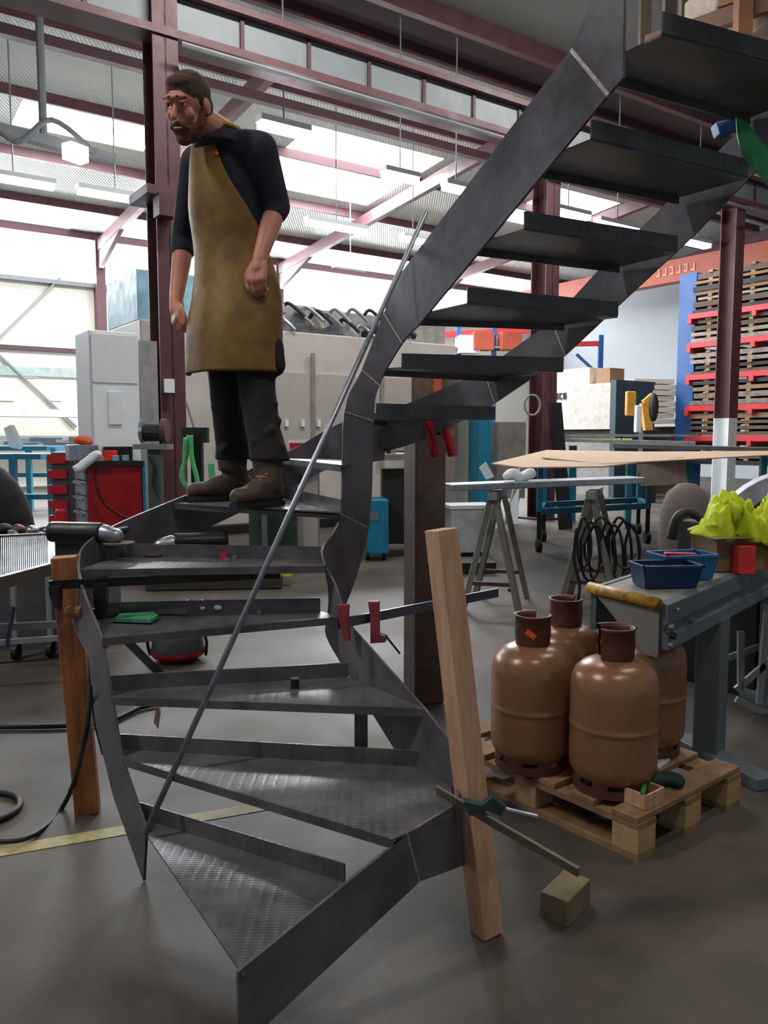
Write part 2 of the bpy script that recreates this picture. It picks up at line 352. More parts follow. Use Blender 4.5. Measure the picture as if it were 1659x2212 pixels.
# building columns under the crane runway
def hcol(p, q, z1, name, label, d=.34, wdt=.3, white=0, top=8.2):
    t = thing(name, label, 'column', H(p, q, 0))
    z0 = white
    m_ = MB()
    m_.hbox(p - wdt / 2, p + wdt / 2, q - d / 2, q - d / 2 + .02, z0, top); m_.hbox(p - wdt / 2, p + wdt / 2, q + d / 2 - .02, q + d / 2, z0, top); m_.hbox(p - .012, p + .012, q - d / 2, q + d / 2, z0, top)
    m_.build('shaft', rust_red, t)
    MB().hbox(p - .28, p + .28, q - .28, q + .28, 0, .03).build('base_plate', rust_dark, t)
    if white:
        m_ = MB(); m_.hbox(p - wdt / 2, p + wdt / 2, q - d / 2, q - d / 2 + .02, 0.03, z0); m_.hbox(p - wdt / 2, p + wdt / 2, q + d / 2 - .02, q + d / 2, 0.03, z0); m_.hbox(p - .012, p + .012, q - d / 2, q + d / 2, 0.03, z0)
        m_.build('white_band', white_m, t)
    return t
cA = hcol(3.5, 9.5, 6, 'building_column', 'dark red steel column standing behind the worker')
MB().hbox(3.2, 3.85, 9.2, 9.85, 4.1, 4.2).build('bracket', rust_red, cA); MB().hbox(3.3, 3.5, 9.1, 9.3, 3.85, 4.1).build('bracket', rust_dark, cA)
tag(MB().box(H(3.42, 9.25, 1.96), (.12, .03, .16), YAW).build('paper_tag', white_m), 'small white paper tag stuck on the dark red column', 'tag')
hcol(9.94, 9.6, 6, 'building_column', 'dark red steel column seen through the upper stair treads', top=5.9)
hcol(15.2, 9.6, 6, 'building_column', 'dark red steel column with white painted foot at right', white=1.75, top=5.9)
# crane runway beam
t = thing('crane_runway', 'long grey crane runway beam on red flange above the columns', 'beam', H(8, 9.55, 5.95))
MB().hbox(-8.95, 21.2, 9.3, 9.7, 5.9, 5.99).build('lower_flange', rust_red, t)
MB().hbox(-8.95, 21.2, 9.34, 9.66, 6.42, 6.5).build('upper_flange', rust_red, t)
gw = mat('grey_web_panel', (118, 124, 128), .55, 0, .1, 2)
MB().hbox(-8.95, 21.2, 9.46, 9.52, 5.99, 6.42).build('web', gw, t)
for k in range(26):
    p = -2 + k * .93; MB().hbox(p - .025, p + .025, 9.43, 9.46, 6.0, 6.41).build('stiffener', rust_dark, t)
tag(MB().tube([H(3.6, 9.1, 5.75), H(12, 9.1, 5.72), H(20, 9.1, 5.75)], .03, 6).build('cable_conduit', grey_paint), 'thin grey conduit slung under the crane runway', 'conduit')
tag(MB().hbox(-8.95, 21.2, 12.6, 12.75, 6.9, 7.05).build('tie_beam', rust_dark), 'dark tie beam running behind the crane runway', 'beam')
# bridge crane at the right
t = thing('bridge_crane', 'orange red overhead crane girder crossing above the sheet rack', 'crane', H(21.5, 13, 6.0))
MB().hbox(21.3, 21.7, -4, 23, 6.0, 6.65).build('girder', orange_m, t)
lt = MB()
for k in range(9):
    q0 = 14.6 + k * .24
    if k == 6: continue
    lt.hbox(21.28, 21.3, q0, q0 + .13, 6.22, 6.27); lt.hbox(21.28, 21.3, q0, q0 + .04, 6.27, 6.45); 
    if k % 2: lt.hbox(21.28, 21.3, q0, q0 + .13, 6.41, 6.46)
lt.build('lettering', mat('faded_letter_paint', (224, 170, 130), .6), t)
# fluorescent lamps
tube_m = mat('lit_fluorescent_tube', (245, 245, 255), .3, emit=(.96, .95, 1), strength=GLOW_TUBE)
lamps = [(2.9, 14.75, 1.3, 1, 'lit strip lamp hanging at the left edge of the photo'), (4.55, 14.72, 1.3, 1, 'lit strip lamp hanging left of the dark red column'), (8.81, 14.25, 1.4, 1, 'lit strip lamp hanging right of the worker at shoulder height'), (10.71, 14.22, .58, 1, 'small lit strip lamp beside the top of the leaning rod'),
         (5.5, 10.25, .77, 1, 'lit strip lamp close above the worker shoulder'), (8.01, 10.98, .68, 1, 'lit strip lamp against the large skylight'), (9.16, 10.95, .53, 1, 'lit strip lamp half hidden by the upper stair stringer'), (11.89, 10.91, 1.1, 1, 'lit strip lamp between two upper treads, left one'), (13.43, 11.02, 1.2, 1, 'lit strip lamp between two upper treads, right one'), (16.02, 10.95, .8, 1, 'lit strip lamp above the blue rack upright'),
         (11.35, 17.69, 1.0, 0, 'unlit grey strip lamp hanging before the window band')]
for p, q, L_, on, lb in lamps:
    t = thing('strip_lamp', lb, 'lamp', H(p, q, 5.6), 'strip lamps hanging from the roof')
    MB().hbox(p - L_ / 2, p + L_ / 2, q - .1, q + .1, 5.6, 5.68).build('housing', white_m, t)
    if on: MB().hbox(p - L_ / 2 + .02, p + L_ / 2 - .02, q - .09, q + .09, 5.52, 5.6).build('tube', tube_m, t)
    zt = rz(q) - .005 if q > 12 else 8.3
    MB().tube([H(p, q, 5.68), H(p, q, zt)], .012, 6).build('drop_rod', grey_paint, t)
# service arm with spotlight at upper left
t = thing('service_arm', 'tangled grey service arm with small spotlight at upper left', 'service arm', H(2.9, 12.6, 5.5))
MB().tube([H(2.9, 12.6, 8.0), H(2.9, 12.6, 5.6)], .06, 8).build('drop_pipe', grey_paint, t)
m_ = MB(); m_.beam(H(1.8, 12.6, 5.65), H(3.9, 12.6, 5.5), .16, .14); m_.tube(curve([H(2, 12.5, 5.9), H(2.5, 12.5, 5.45), H(3, 12.5, 5.85), H(3.6, 12.5, 5.5)]), .04); m_.build('arm', grey_paint, t)
MB().box(H(3.28, 12.4, 5.42), (.3, .2, .22), YAW + .4).build('spotlight', mat('spot_lens', (240, 245, 250), .3, emit=(1, 1, 1), strength=1.5), t)
# ================================================================== STAIRCASE
RIS = .18
st = thing('winder_staircase', 'raw dark steel winding staircase curving up to the right', 'staircase', (-.3, 2.6, 0))
# plan ends of each nosing (inner/right stringer R, outer/left stringer L)
def FL(Y, z): t_ = (3.05 - Y) / .846; return Vector((.035 + .533 * t_ + .846 * .02, Y + .533 * .02, z))   # on the climber side of the straight inner stringer
NR = {1: G(525, 2105, .18), 2: G(850, 1812, .36), 3: G(918, 1530, .54), 4: G(735, 1332, .72), 5: G(702, 1222, .9), 6: G(733, 1106, 1.08), 7: G(737, 1004, 1.26), 8: Vector((-.10, 3.16, 1.44)),
      9: Vector((-.03, 3.12, 1.62)), 10: FL(3.03, 1.8), 11: FL(2.70, 1.98), 12: FL(2.47, 2.16), 13: FL(2.25, 2.34), 14: FL(2.06, 2.52), 15: FL(1.75, 2.52)}
NL = {1: G(315, 1800, .18), 2: G(262, 1635, .36), 3: G(240, 1505, .54), 4: G(222, 1378, .72), 5: G(172, 1230, .9), 6: G(367, 1086, 1.08), 7: Vector((-.5, 3.93, 1.26)), 8: Vector((0.0, 3.85, 1.44)),
      9: Vector((.47, 3.45, 1.62)), 10: Vector((.70, 3.2, 1.8)), 11: Vector((.85, 3.0, 1.98)), 12: Vector((.98, 2.78, 2.16)), 13: Vector((1.12, 2.58, 2.34)), 14: Vector((1.25, 2.33, 2.52)), 15: Vector((1.34, 2.03, 2.52))}
BK = {1: (G(300, 1765, .18), G(745, 1905, .18)), 2: (G(262, 1618, .36), G(925, 1657, .36)), 3: (G(230, 1492, .54), G(752, 1462, .54)), 4: (G(205, 1332, .72), G(692, 1320, .72)), 5: (Vector((-1.04, 3.12, .9)), Vector((-.2, 3.03, .9)))}
XTRA = {2: [Vector((.20, 2.10, .36)), Vector((.19, 2.27, .36))], 6: []}
def up(v, z): return Vector((v.x, v.y, v.z + z))
for i in range(1, 15):
    z = RIS * i if i < 15 else 2.52
    nl, nr = NL[i].copy(), NR[i].copy()
    if i in BK: bl, br = BK[i]
    else: bl, br = NL[i + 1].copy(), NR[i + 1].copy(); bl.z = br.z = z
    nl.z = nr.z = bl.z = br.z = z
    if i > 8:   # plate ends stop at the stringer faces
        pass
    poly = [nl, nr] + XTRA.get(i, []) + [br, bl]
    if i == 6: poly = [nl, nr, br, Vector((-.52, 3.9, z)), ]
    if i == 8: poly = [nl, nr, br, bl]
    m_ = MB(); T = .006
    m_.prism([up(p, -T) for p in poly], (0, 0, T))
    bl2, br2 = (poly[-1], poly[-2]) if i != 6 else (poly[3], poly[2])
    # upturned back flange and downturned nosing lip
    nb = (br2 - bl2).normalized(); nn = Vector((-nb.y, nb.x, 0)) * .003
    m_.prism([bl2 - nn, br2 - nn, br2 + nn, bl2 + nn], (0, 0, .05))
    if i > 1:
        nb = (nr - nl).normalized(); n2 = Vector((-nb.y, nb.x, 0)) * .003
        m_.prism([up(nl - n2, -.026), up(nr - n2, -.026), up(nr + n2, -.026), up(nl + n2, -.026)], (0, 0, .0255))
    tr = m_.build('tread', tread_m, st)
# ribbon stringers: list of (top point, bottom point)
def ribbon(name, secs, welds):
    n0, n1 = (5, 12) if 'inner' in name else (3, 11)
    tp = [a for a, b in secs[:n0]] + curve([a for a, b in secs[n0:n1 + 1]], 5) + [a for a, b in secs[n1 + 1:]]
    bt = [b for a, b in secs[:n0]] + curve([b for a, b in secs[n0:n1 + 1]], 5) + [b for a, b in secs[n1 + 1:]]
    m_ = MB(); top = [m_.bm.verts.new(a) for a in tp]; bot = [m_.bm.verts.new(b) for b in bt]
    for k in range(len(tp) - 1): m_.bm.faces.new((top[k], top[k + 1], bot[k + 1], bot[k]))
    o = m_.build(name, steel, st, solid=.009, smooth=True)
    es = o.modifiers.new('crease', 'EDGE_SPLIT'); es.split_angle = math.radians(38)
    for k in welds:
        a, b = secs[k]; off = (Vector((0, 0, EYE)) - (a + b) / 2).normalized() * .006
        MB().tube([a + off, (a + b) / 2 + off, b + off], .0035 if k != 13 else .006, 6).build('weld_seam', weld_m, o)
    return o
T1 = G(525, 2105, .18)
Rsec = [(Vector((-.325, 1.69, .185)), Vector((-.325, 1.69, .0))), (P(878, 1800, 1.98), P(905, 1903, 2.0)), (P(985, 1735, 2.10), P(1000, 1868, 2.12)), (P(1003, 1640, 2.2), P(1000, 1790, 2.22)), (P(918, 1530, 2.40), P(868, 1640, 2.47)),
        (P(752, 1345, 2.80), P(738, 1432, 2.84)), (P(724, 1262, 2.9), P(704, 1360, 2.95)), (P(695, 1190, 2.95), P(743, 1312, 3.12)), (P(735, 1110, 3.03), P(795, 1141, 3.16)), (P(743, 890, 3.10), P(807, 910, 3.13)),
        (P(782, 800, 3.13), P(819, 832, 3.10)), (P(830, 678, 3.10), P(869, 742, 3.02)), (Vector((.526, 2.27, 0)), Vector((.596, 2.16, 0))), (P(1290, -15, 2.19), P(1348, 168, 2.112)), (P(1325, -110, 2.142), P(1350, 10, 2.11)), (P(1349, -190, 2.111), P(1350, -60, 2.11))]
Rsec[12] = (P(1235, 108, 2.27), P(1315, 206, 2.16))
Rsec.insert(12, (P(860, 600, 3.02), P(906, 702, 2.91)))
# keep plate widths true along the straight flight
ribbon('inner_stringer', Rsec, [1, 8, 9, 10, 11, 13])
Lsec = [(P(318, 1792, 2.33), P(312, 1902, 2.38)), (P(265, 1638, 2.47), P(247, 1720, 2.50)), (P(243, 1505, 2.51), P(208, 1560, 2.56)), (P(222, 1378, 2.56), P(194, 1420, 2.62)), (P(170, 1230, 2.81), P(156, 1325, 2.84)), (P(206, 1157, 3.02), P(206, 1262, 3.02)),
        (P(367, 1083, 3.46), P(367, 1178, 3.46)), (P(480, 1040, 3.72), P(480, 1125, 3.72)), (P(640, 966, 3.96), P(640, 1047, 3.96)), (P(735, 915, 3.92), P(740, 1000, 3.92)), (P(880, 872, 3.80), P(900, 955, 3.78)), (P(1045, 800, 3.5), P(1069, 871, 3.46)),
        (P(1192, 695, 3.28), P(1221, 768, 3.22)), (P(1305, 572, 3.08), P(1345, 652, 3.02)), (P(1450, 430, 2.84), P(1500, 508, 2.78)), (P(1600, 280, 2.62), P(1662, 340, 2.56)), (P(1760, 90, 2.44), P(1830, 170, 2.38))]
ribbon('outer_stringer', Lsec, [11, 12])
MB().box(P(780, 1585, 2.5) , (.042, .008, .16)).build('prop_bar', steel, st)
MB().beam(P(272, 1382, 2.62), P(352, 1462, 2.72), .012, .025).build('brace', steel, st)
# weld bright spots on plate joints
# support column under the turn
t = thing('support_post', 'rusty dark square steel post standing under the stair turn', 'post', G(915, 1515))
pb = G(915, 1512)
MB().box((pb.x, pb.y, .7), (.165, .165, 1.4), .35).build('shaft', mat('rusty_dark_steel', (98, 82, 78), .6, .3, .3, 8, .1, 30), t, bevel=.01)
MB().box((pb.x, pb.y, 1.406), (.2, .2, .012), .35).build('cap_plate', steel, t)
MB().box((pb.x + .09, pb.y - .06, .55), (.03, .03, .05), .35).build('bolt', dark_m, t)
# dark steel brackets below the eighth tread
# leaning rod
tag(MB().tube([Vector((-.705, 2.29, .195)), P(920, 458, 2.98)], .0095, 10).build('steel_rod', bright_steel, smooth=True), 'long shiny round steel rod leaning diagonally across the staircase', 'rod')
# ------------------------------------------------------------------ timber props
def timber(name, a, b, wx, wy, yaw, m_, label, cat='timber'):
    a, b = Vector(a), Vector(b); d = (b - a).normalized(); x = Vector((math.cos(yaw), math.sin(yaw), 0)); x = (x - d * x.dot(d)).normalized(); y = d.cross(x)
    mb = MB(); x *= wx / 2; y *= wy / 2
    mb.hexa([a - x - y, a + x - y, a + x + y, a - x + y, b - x - y, b + x - y, b + x + y, b - x + y])
    return tag(mb.build(name, m_, bevel=.003, org=a), label, cat)
timber('timber_prop', (.283, 2.12, 0.0), P(953, 1143, 2.17), .066, .066, math.radians(32), wood, 'pale pine prop leaning against the right stringer', 'timber')
timber('timber_prop', G(190, 1752), P(139, 1202, 2.83), .084, .07, math.radians(14), wood2, 'reddish timber prop standing at the left stringer', 'timber')
wb = G(1225, 1975)
tag(MB().box((wb.x, wb.y + .02, .038), (.085, .15, .076), math.radians(-38)).build('wood_block', mat('block_wood', (120, 106, 80), .7, 0, .15, 12, .2, 60), bevel=.002), 'short offcut block of wood lying on the floor at lower right', 'wood block')
# ------------------------------------------------------------------ clamps
clamp_red = mat('clamp_red_paint', (150, 60, 70), .5, 0, .15, 10)
t = thing('bar_clamp', 'long grey bar clamp with red jaws gripping the inner stringer', 'clamp', (-.13, 2.75, .6))
a, b_ = P(728, 1348, 2.72), P(1075, 1280, 3.12)
MB().beam(a, b_, .01, .034).build('bar', mat('grey_clamp_bar', (96, 104, 116), .4, .6, .1, 10), t)
MB().prism([P(728, 1308, 2.70), P(752, 1308, 2.70), P(750, 1340, 2.70), P(754, 1385, 2.70), P(744, 1385, 2.70), P(733, 1345, 2.70)], (.005, .03, 0)).build('fixed_jaw', clamp_red, t)
MB().prism([P(795, 1300, 2.75), P(817, 1300, 2.75), P(818, 1370, 2.75), P(834, 1376, 2.75), P(832, 1388, 2.75), P(800, 1390, 2.75), P(800, 1340, 2.75)], (.005, .03, 0)).build('sliding_jaw', clamp_red, t)
MB().tube([P(832, 1372, 2.76), P(864, 1412, 2.76)], .004, 6).build('screw', dark_m, t)
t = thing('bar_clamp', 'black bar clamp holding the reddish timber prop to the stringer', 'clamp', P(160, 1262, 2.75))
MB().beam(P(106, 1264, 2.72), P(605, 1240, 2.95), .01, .03).build('bar', mat('dark_clamp_bar', (44, 42, 42), .4, .6, .1, 10), t)
MB().prism([P(104, 1268, 2.70), P(128, 1268, 2.70), P(128, 1320, 2.70), P(118, 1312, 2.70), P(107, 1290, 2.70)], (0, .03, 0)).build('fixed_jaw', black_m, t)
MB().prism([P(200, 1262, 2.74), P(230, 1262, 2.74), P(228, 1310, 2.74), P(222, 1338, 2.74), P(205, 1338, 2.74)], (0, .03, 0)).build('sliding_jaw', black_m, t)
t2 = MB().tube([P(150, 1322, 2.76), P(182, 1322, 2.72)], .022, 12).build('screw_head', mat('brass_brown', (140, 100, 70), .5, .4), t)
t = thing('bar_clamp', 'pale bar clamp lying on a tread across the foot of the pine prop', 'clamp', P(1000, 1730, 2.05))
MB().beam(P(944, 1706, 2.12), P(1250, 1884, 1.86), .008, .03, up=(.3, -.6, .6)).build('bar', mat('dull_bar', (118, 112, 96), .5, .4, .1, 10), t)
MB().prism([P(1000, 1722, 2.03), P(1040, 1730, 2.03), P(1062, 1712, 2.03), P(1090, 1735, 2.03), P(1080, 1752, 2.03), P(1050, 1742, 2.03), P(1012, 1752, 2.03)], (0, -.02, -.004)).build('jaw', mat('dark_green_jaw', (40, 60, 58), .5), t)
MB().tube([P(1092, 1748, 2.0), P(1160, 1764, 2.0)], .006, 8).build('screw', bright_steel, t)
t = thing('spring_clamp', 'bright red two handled clamp gripping the top of the support post', 'clamp', P(955, 950, 3.9))
for (a, b_) in (((922, 905), (940, 988)), ((957, 915), (978, 985))):
    MB().beam(P(*a, 3.72), P(*b_, 3.68), .034, .034).build('handle', red_m, t, bevel=.006)
MB().beam(P(930, 925, 3.78), P(962, 925, 3.74), .03, .06).build('body', dark_m, t)
# small things on the treads
tag(MB().box(P(637, 1478, 2.6) + Vector((0, 0, 0)), (.026, .026, .04), .2).build('metal_block', dark_m), 'small black steel block standing on the third tread', 'block')
tag(MB().prism([G(245, 1343, .726), G(262, 1332, .726), G(332, 1328, .726), G(342, 1336, .726), G(325, 1346, .726)], (0, 0, .012)).build('green_pad', mat('green_scouring_pad', (64, 140, 104), .8, 0, .2, 40, .4, 150)), 'small green abrasive pad lying on the fourth tread', 'pad')
tag(MB().beam(G(205, 1318, .735), G(408, 1318, .735), .05, .02).build('flat_bar', steel), 'short dark flat steel bar lying at the left of the fourth tread', 'steel bar')
tag(MB().beam(G(530, 1312, .735), G(690, 1309, .735), .05, .02).build('flat_bar', steel), 'short dark flat steel bar lying at the right of the fourth tread', 'steel bar')
m_ = MB(); 
for k in range(7):
    a = G(415 + k * 11, 1308 + (k % 3) * 5, .73); m_.ell(a + Vector((0, 0, .012)), (.03, .022, .014), Matrix.Rotation(k, 3, 'Z'), 8, 6)
tag(m_.build('crumpled_film', clear_m, remesh=.006, smo=2), 'small crumpled clear plastic bag lying on the fourth tread', 'plastic bag')
def grinder(c, yaw, label, L_=.26, flip=1):
    t = thing('angle_grinder', label, 'angle grinder', c)
    d = Vector((math.cos(yaw), math.sin(yaw), 0)); c = Vector(c) + Vector((0, 0, .045))
    MB().tube([c - d * L_ / 2, c - d * L_ * .4, c, c + d * L_ * .3], .04, 12).build('body', black_m, t, smooth=True, bevel=.004)
    MB().cap(c + d * L_ * .32, c + d * L_ * .5 + Vector((0, 0, -.01)), .034, .03).build('gear_head', bright_steel, t, smooth=True)
    MB().lathe(c + d * L_ * .55 + Vector((0, 0, -.038)), [(0, 0), (.058, 0), (.058, .005), (0, .005)], 20).build('disc', mat('grinding_disc', (96, 84, 76), .8), t)
    s_ = Vector((-d.y, d.x, 0)) * flip; MB().tube([c + d * L_ * .4, c + d * L_ * .4 + s_ * .13], .014, 8).build('side_handle', dark_m, t)
    return t
grinder((P(180, 1170, 3.06).x, 3.06, .955), math.radians(-12), 'angle grinder with shiny head at the left end of the fifth tread', .27)
grinder(G(420, 1196, .9), math.radians(200), 'angle grinder lying behind the middle of the fifth tread', .26, -1)
for (u, v, lb, mm) in ((490, 1212, 'small shiny nut lying on the fifth tread', bright_steel), (508, 1206, 'second small shiny nut beside it on the fifth tread', bright_steel), (560, 1325, 'small steel nut lying near the middle of the fourth tread', bright_steel)):
    a = G(u, v, .9 if v < 1300 else .72); tag(MB().lathe(a + Vector((0, 0, .001)), [(0, 0), (.013, 0), (.013, .012), (.006, .012), (.006, .004), (0, .004)], 6).build('steel_nut', mm), lb, 'nut')
tag(MB().beam(G(455, 1203, .9) + Vector((0, 0, .012)), G(492, 1206, .9) + Vector((0, 0, .012)), .02, .02).build('paint_marker', red_m), 'small red and white marker stick on the fifth tread', 'marker')
tag(MB().prism([P(338, 1525, 2.9), P(346, 1540, 2.9), P(341, 1575, 2.9), P(332, 1560, 2.9)], (0, .01, 0)).build('wood_chip', wood), 'small pale splinter of wood hanging below the third tread', 'splinter')
# green sling and blue strap at the stair head
m_ = MB(); g = [[(1590, 255), (1610, 262), (1640, 300), (1680, 340)], [(1592, 290), (1615, 300), (1648, 335), (1680, 370)], [(1600, 325), (1622, 335), (1645, 360), (1680, 400)], [(1614, 350), (1624, 356), (1650, 390), (1680, 430)]]
vs = []; 
for i, r in enumerate(g):
    for j, (u, v) in enumerate(r): vs.append(P(u, v, 2.40 + .03 * ((i + j) % 2)))
m_.faces(vs, [(i * 4 + j, i * 4 + j + 1, i * 4 + j + 5, i * 4 + j + 4) for i in range(3) for j in range(3)])
tag(m_.build('lifting_sling', green_m, solid=.006, smooth=True), 'bright green lifting sling draped over the stair head at upper right', 'sling')
tag(MB().prism([P(1548, 262, 2.55), P(1590, 255, 2.55), P(1585, 285, 2.55), P(1556, 290, 2.55)], (0, .05, 0)).build('blue_clamp', blue_m, bevel=.004), 'small blue clamp beside the green sling at the stair head', 'clamp')
# ================================================================== GAS CYLINDERS ON PALLET
c0 = Vector((.815, 2.49, 0)); Ld = Vector((-.63, .776, 0)); Rd = Vector((.776, .63, 0)); pyaw = math.atan2(Rd.y, Rd.x)
t = thing('wooden_pallet', 'weathered wooden pallet on the floor carrying the brown gas cylinders', 'pallet', c0 + Ld * .4 + Rd * .33)
LX, RX = .95, .66
for k in range(6):
    y = .055 + k * (LX - .11) / 5
    MB().beam(c0 + Ld * y + Vector((0, 0, .134)), c0 + Ld * y + Rd * RX + Vector((0, 0, .134)), .1, .02).build('deck_board', pallet_wood, t, bevel=.002)
for x in (.05, RX / 2, RX - .05):
    MB().beam(c0 + Rd * x + Vector((0, 0, .113)), c0 + Ld * LX + Rd * x + Vector((0, 0, .113)), .1, .02).build('stringer_board', pallet_wood, t)
    MB().beam(c0 + Rd * x + Vector((0, 0, .01)), c0 + Ld * LX + Rd * x + Vector((0, 0, .01)), .1, .02).build('bottom_board', pallet_wood, t)
    for y in (.05, LX / 2, LX - .05):
        MB().box(c0 + Rd * x + Ld * y + Vector((0, 0, .061)), (.1, .1, .082), pyaw).build('block', mat('pale_pallet_block', (176, 148, 106), .75, 0, .12, 10, .2, 60), t, bevel=.002)
def cylinder(x, y, label, ga, col=gas_brown, dot=None):
    b = Vector((x, y, .146)); t = thing('gas_cylinder', label, 'gas cylinder', b, 'brown gas cylinders on the pallet')
    prof = [(0, .03), (.10, .032), (.13, .045), (.147, .075), (.150, .10), (.150, .205), (.150, .219), (.152, .223), (.152, .231), (.150, .235), (.150, .25), (.150, .35), (.146, .39), (.135, .415), (.112, .438), (.08, .452), (.045, .458), (0, .46)]
    MB().lathe(b, prof, 40).build('body', col, t, smooth=True)
    fr = MB()
    fr.lathe(b, [(.128, 0), (.134, 0), (.134, .03), (.128, .03), (.128, 0)], 40)
    for k in range(8): fr.lathe(b, [(.118, .028), (.134, .028), (.134, .055), (.118, .055), (.118, .028)], 3, k * math.pi / 4, k * math.pi / 4 + .4)
    fr.build('foot_ring', gas_dark, t)
    cg = MB(); cg.lathe(b, [(.062, .45), (.066, .50), (.064, .555), (.072, .565), (.060, .565), (.056, .55), (.058, .50), (.056, .45)], 30, ga, ga + 5.1)
    cg.build('valve_guard', gas_dark, t, smooth=True)
    v_ = MB(); v_.lathe(b, [(0, .455), (.02, .455), (.02, .49), (.012, .495), (.012, .52), (0, .52)], 12); v_.tube([b + Vector((0, 0, .505)), b + Vector((math.cos(ga + 5.6) * .05, math.sin(ga + 5.6) * .05, .505))], .011, 8)
    v_.build('valve', mat('brass', (170, 130, 70), .4, .7), t, smooth=True)
    if dot: MB().box(b + Vector((-.02, -.066, .505)), (.04, .006, .02), rot=Matrix.Rotation(-.3, 3, 'Z') @ Matrix.Rotation(.6, 3, 'Y')).build('sticker', orange_dot, t)
    return t
cylinder(.80, 2.745, 'front brown gas cylinder, nearest the pallet corner', 3.6)
cylinder(.55, 2.94, 'brown gas cylinder at the left of the pallet with orange sticker on its guard', 1.2, dot=1)
cylinder(1.02, 3.085, 'brown gas cylinder at the right, partly behind the grey roller table', 2.0)
cylinder(.74, 3.24, 'brown gas cylinder at the back of the pallet', .8)
# junk on pallet corner
pc = c0 + Ld * .06 + Rd * .12 + Vector((0, 0, .146))
t = thing('wood_box', 'small open wooden box with green strap on the pallet corner', 'box', pc)
for (dx, dy, sx, sy) in ((0, -.04, .1, .008), (0, .04, .1, .008), (-.05, 0, .008, .08), (.05, 0, .008, .08)):
    MB().box(pc + Matrix.Rotation(pyaw, 3, 'Z') @ Vector((dx, dy, .025)), (sx, sy, .05), pyaw).build('side', wood, t)
MB().box(pc + Vector((0, 0, .052)), (.12, .015, .006), pyaw + .5).build('strap', mat('green_strap', (40, 110, 60), .7), t)
m_ = MB(); q = c0 + Ld * .10 + Rd * .33 + Vector((0, 0, .146))
for k in range(6): m_.ell(q + Vector((random.uniform(-.06, .06), random.uniform(-.04, .04), .018)), (.045, .03, .02), Matrix.Rotation(k * 1.3, 3, 'Z'), 10, 8)
tag(m_.build('work_glove', mat('dark_green_glove', (24, 48, 44), .8), remesh=.006, smo=2), 'dark green work glove crumpled on the pallet by the front cylinder', 'glove')
tag(MB().prism([q + Rd * .0 + Vector((0, .1, 0)), q + Rd * .09 + Vector((0, .12, 0)), q + Rd * .1 + Vector((0, .17, 0)), q + Vector((0, .16, 0))], (0, 0, .006)).build('plastic_sheet', clear_m), 'small sheet of clear plastic lying on the pallet', 'plastic sheet')
# ================================================================== ROLLER TABLE AT RIGHT
bd = Vector((.64, .77, 0)).normalized(); sd = Vector((-.15, .30, 0)); e0 = Vector((.985, 2.84, 0)); ZT = .775
bgrey = mat('blue_grey_machine_paint', (104, 116, 122), .45, .1, .08, 5, rvar=.06)
t = thing('roller_table', 'blue grey roller feed table with worn yellow end roller at right', 'machine', e0 + bd * .6)
def prof_beam(off, mat_):
    m_ = MB(); n = Vector((bd.y, -bd.x, 0))
    pts = [(0, ZT), (.028, ZT - .006), (.028, ZT - .075), (.012, ZT - .085), (.012, ZT - .11), (.028, ZT - .12), (.034, ZT - .17), (0, ZT - .172), (-.012, ZT - .172), (-.012, ZT)]
    m_.prism([e0 + off + n * a_ + Vector((0, 0, z_)) for a_, z_ in pts], bd * 1.9); return m_
prof_beam(Vector((0, 0, 0)), bgrey).build('side_rail', bgrey, t, bevel=.003)
m_ = MB(); m_.prism([e0 + sd + Vector((0, 0, ZT - .17)), e0 + sd + Vector((-.02, .01, ZT - .17)), e0 + sd + Vector((-.02, .01, ZT)), e0 + sd + Vector((0, 0, ZT))], bd * 1.9); m_.build('side_rail', bgrey, t)
MB().prism([e0 + Vector((0, 0, ZT - .016)), e0 + sd + Vector((0, 0, ZT - .016)), e0 + sd + bd * 1.9 + Vector((0, 0, ZT - .016)), e0 + bd * 1.9 + Vector((0, 0, ZT - .016))], (0, 0, .012)).build('bed_plate', mat('pale_grey_top', (150, 146, 138), .55), t)
MB().tube([e0 - bd * .02 + Vector((0, 0, ZT - .002)), e0 - bd * .02 + sd * 1.08 + Vector((0, 0, ZT - .002))], .022, 16).build('end_roller', yel_roll, t, smooth=True)
MB().prism([e0 - bd * .012 + Vector((0, 0, ZT - .03)), e0 - bd * .012 + sd * .98 + Vector((0, 0, ZT - .03)), e0 - bd * .012 + sd * .2 + Vector((0, 0, ZT - .20)), e0 - bd * .012 + Vector((0, 0, ZT - .20))], bd * .006).build('end_plate', mat('end_plate_grey', (128, 128, 124), .5, .1, .06), t)
n_ = Vector((bd.y, -bd.x, 0))
for (s_, z_, r_) in ((.015, ZT - .085, .012), (.03, ZT - .12, .012), (.01, ZT - .15, .01), (.22, ZT - .1, .013), (.06, ZT - .03, .006)):
    MB().tube([e0 + bd * s_ + n_ * .028 + Vector((0, 0, z_)), e0 + bd * s_ + n_ * .045 + Vector((0, 0, z_))], r_, 10).build('bolt', bright_steel if z_ != ZT - .12 else dark_m, t)
lg = G(1530, 1640)
for k, off in enumerate((0, .95)):
    f = lg + bd * off
    MB().box((f.x, f.y, (ZT - .17) / 2 + .02), (.12, .1, ZT - .19), math.atan2(bd.y, bd.x)).build('leg', bgrey, t, bevel=.004)
    MB().box((f.x + .02, f.y - .07, .025), (.1, .5, .05), math.radians(20)).build('foot', bgrey, t, bevel=.004)
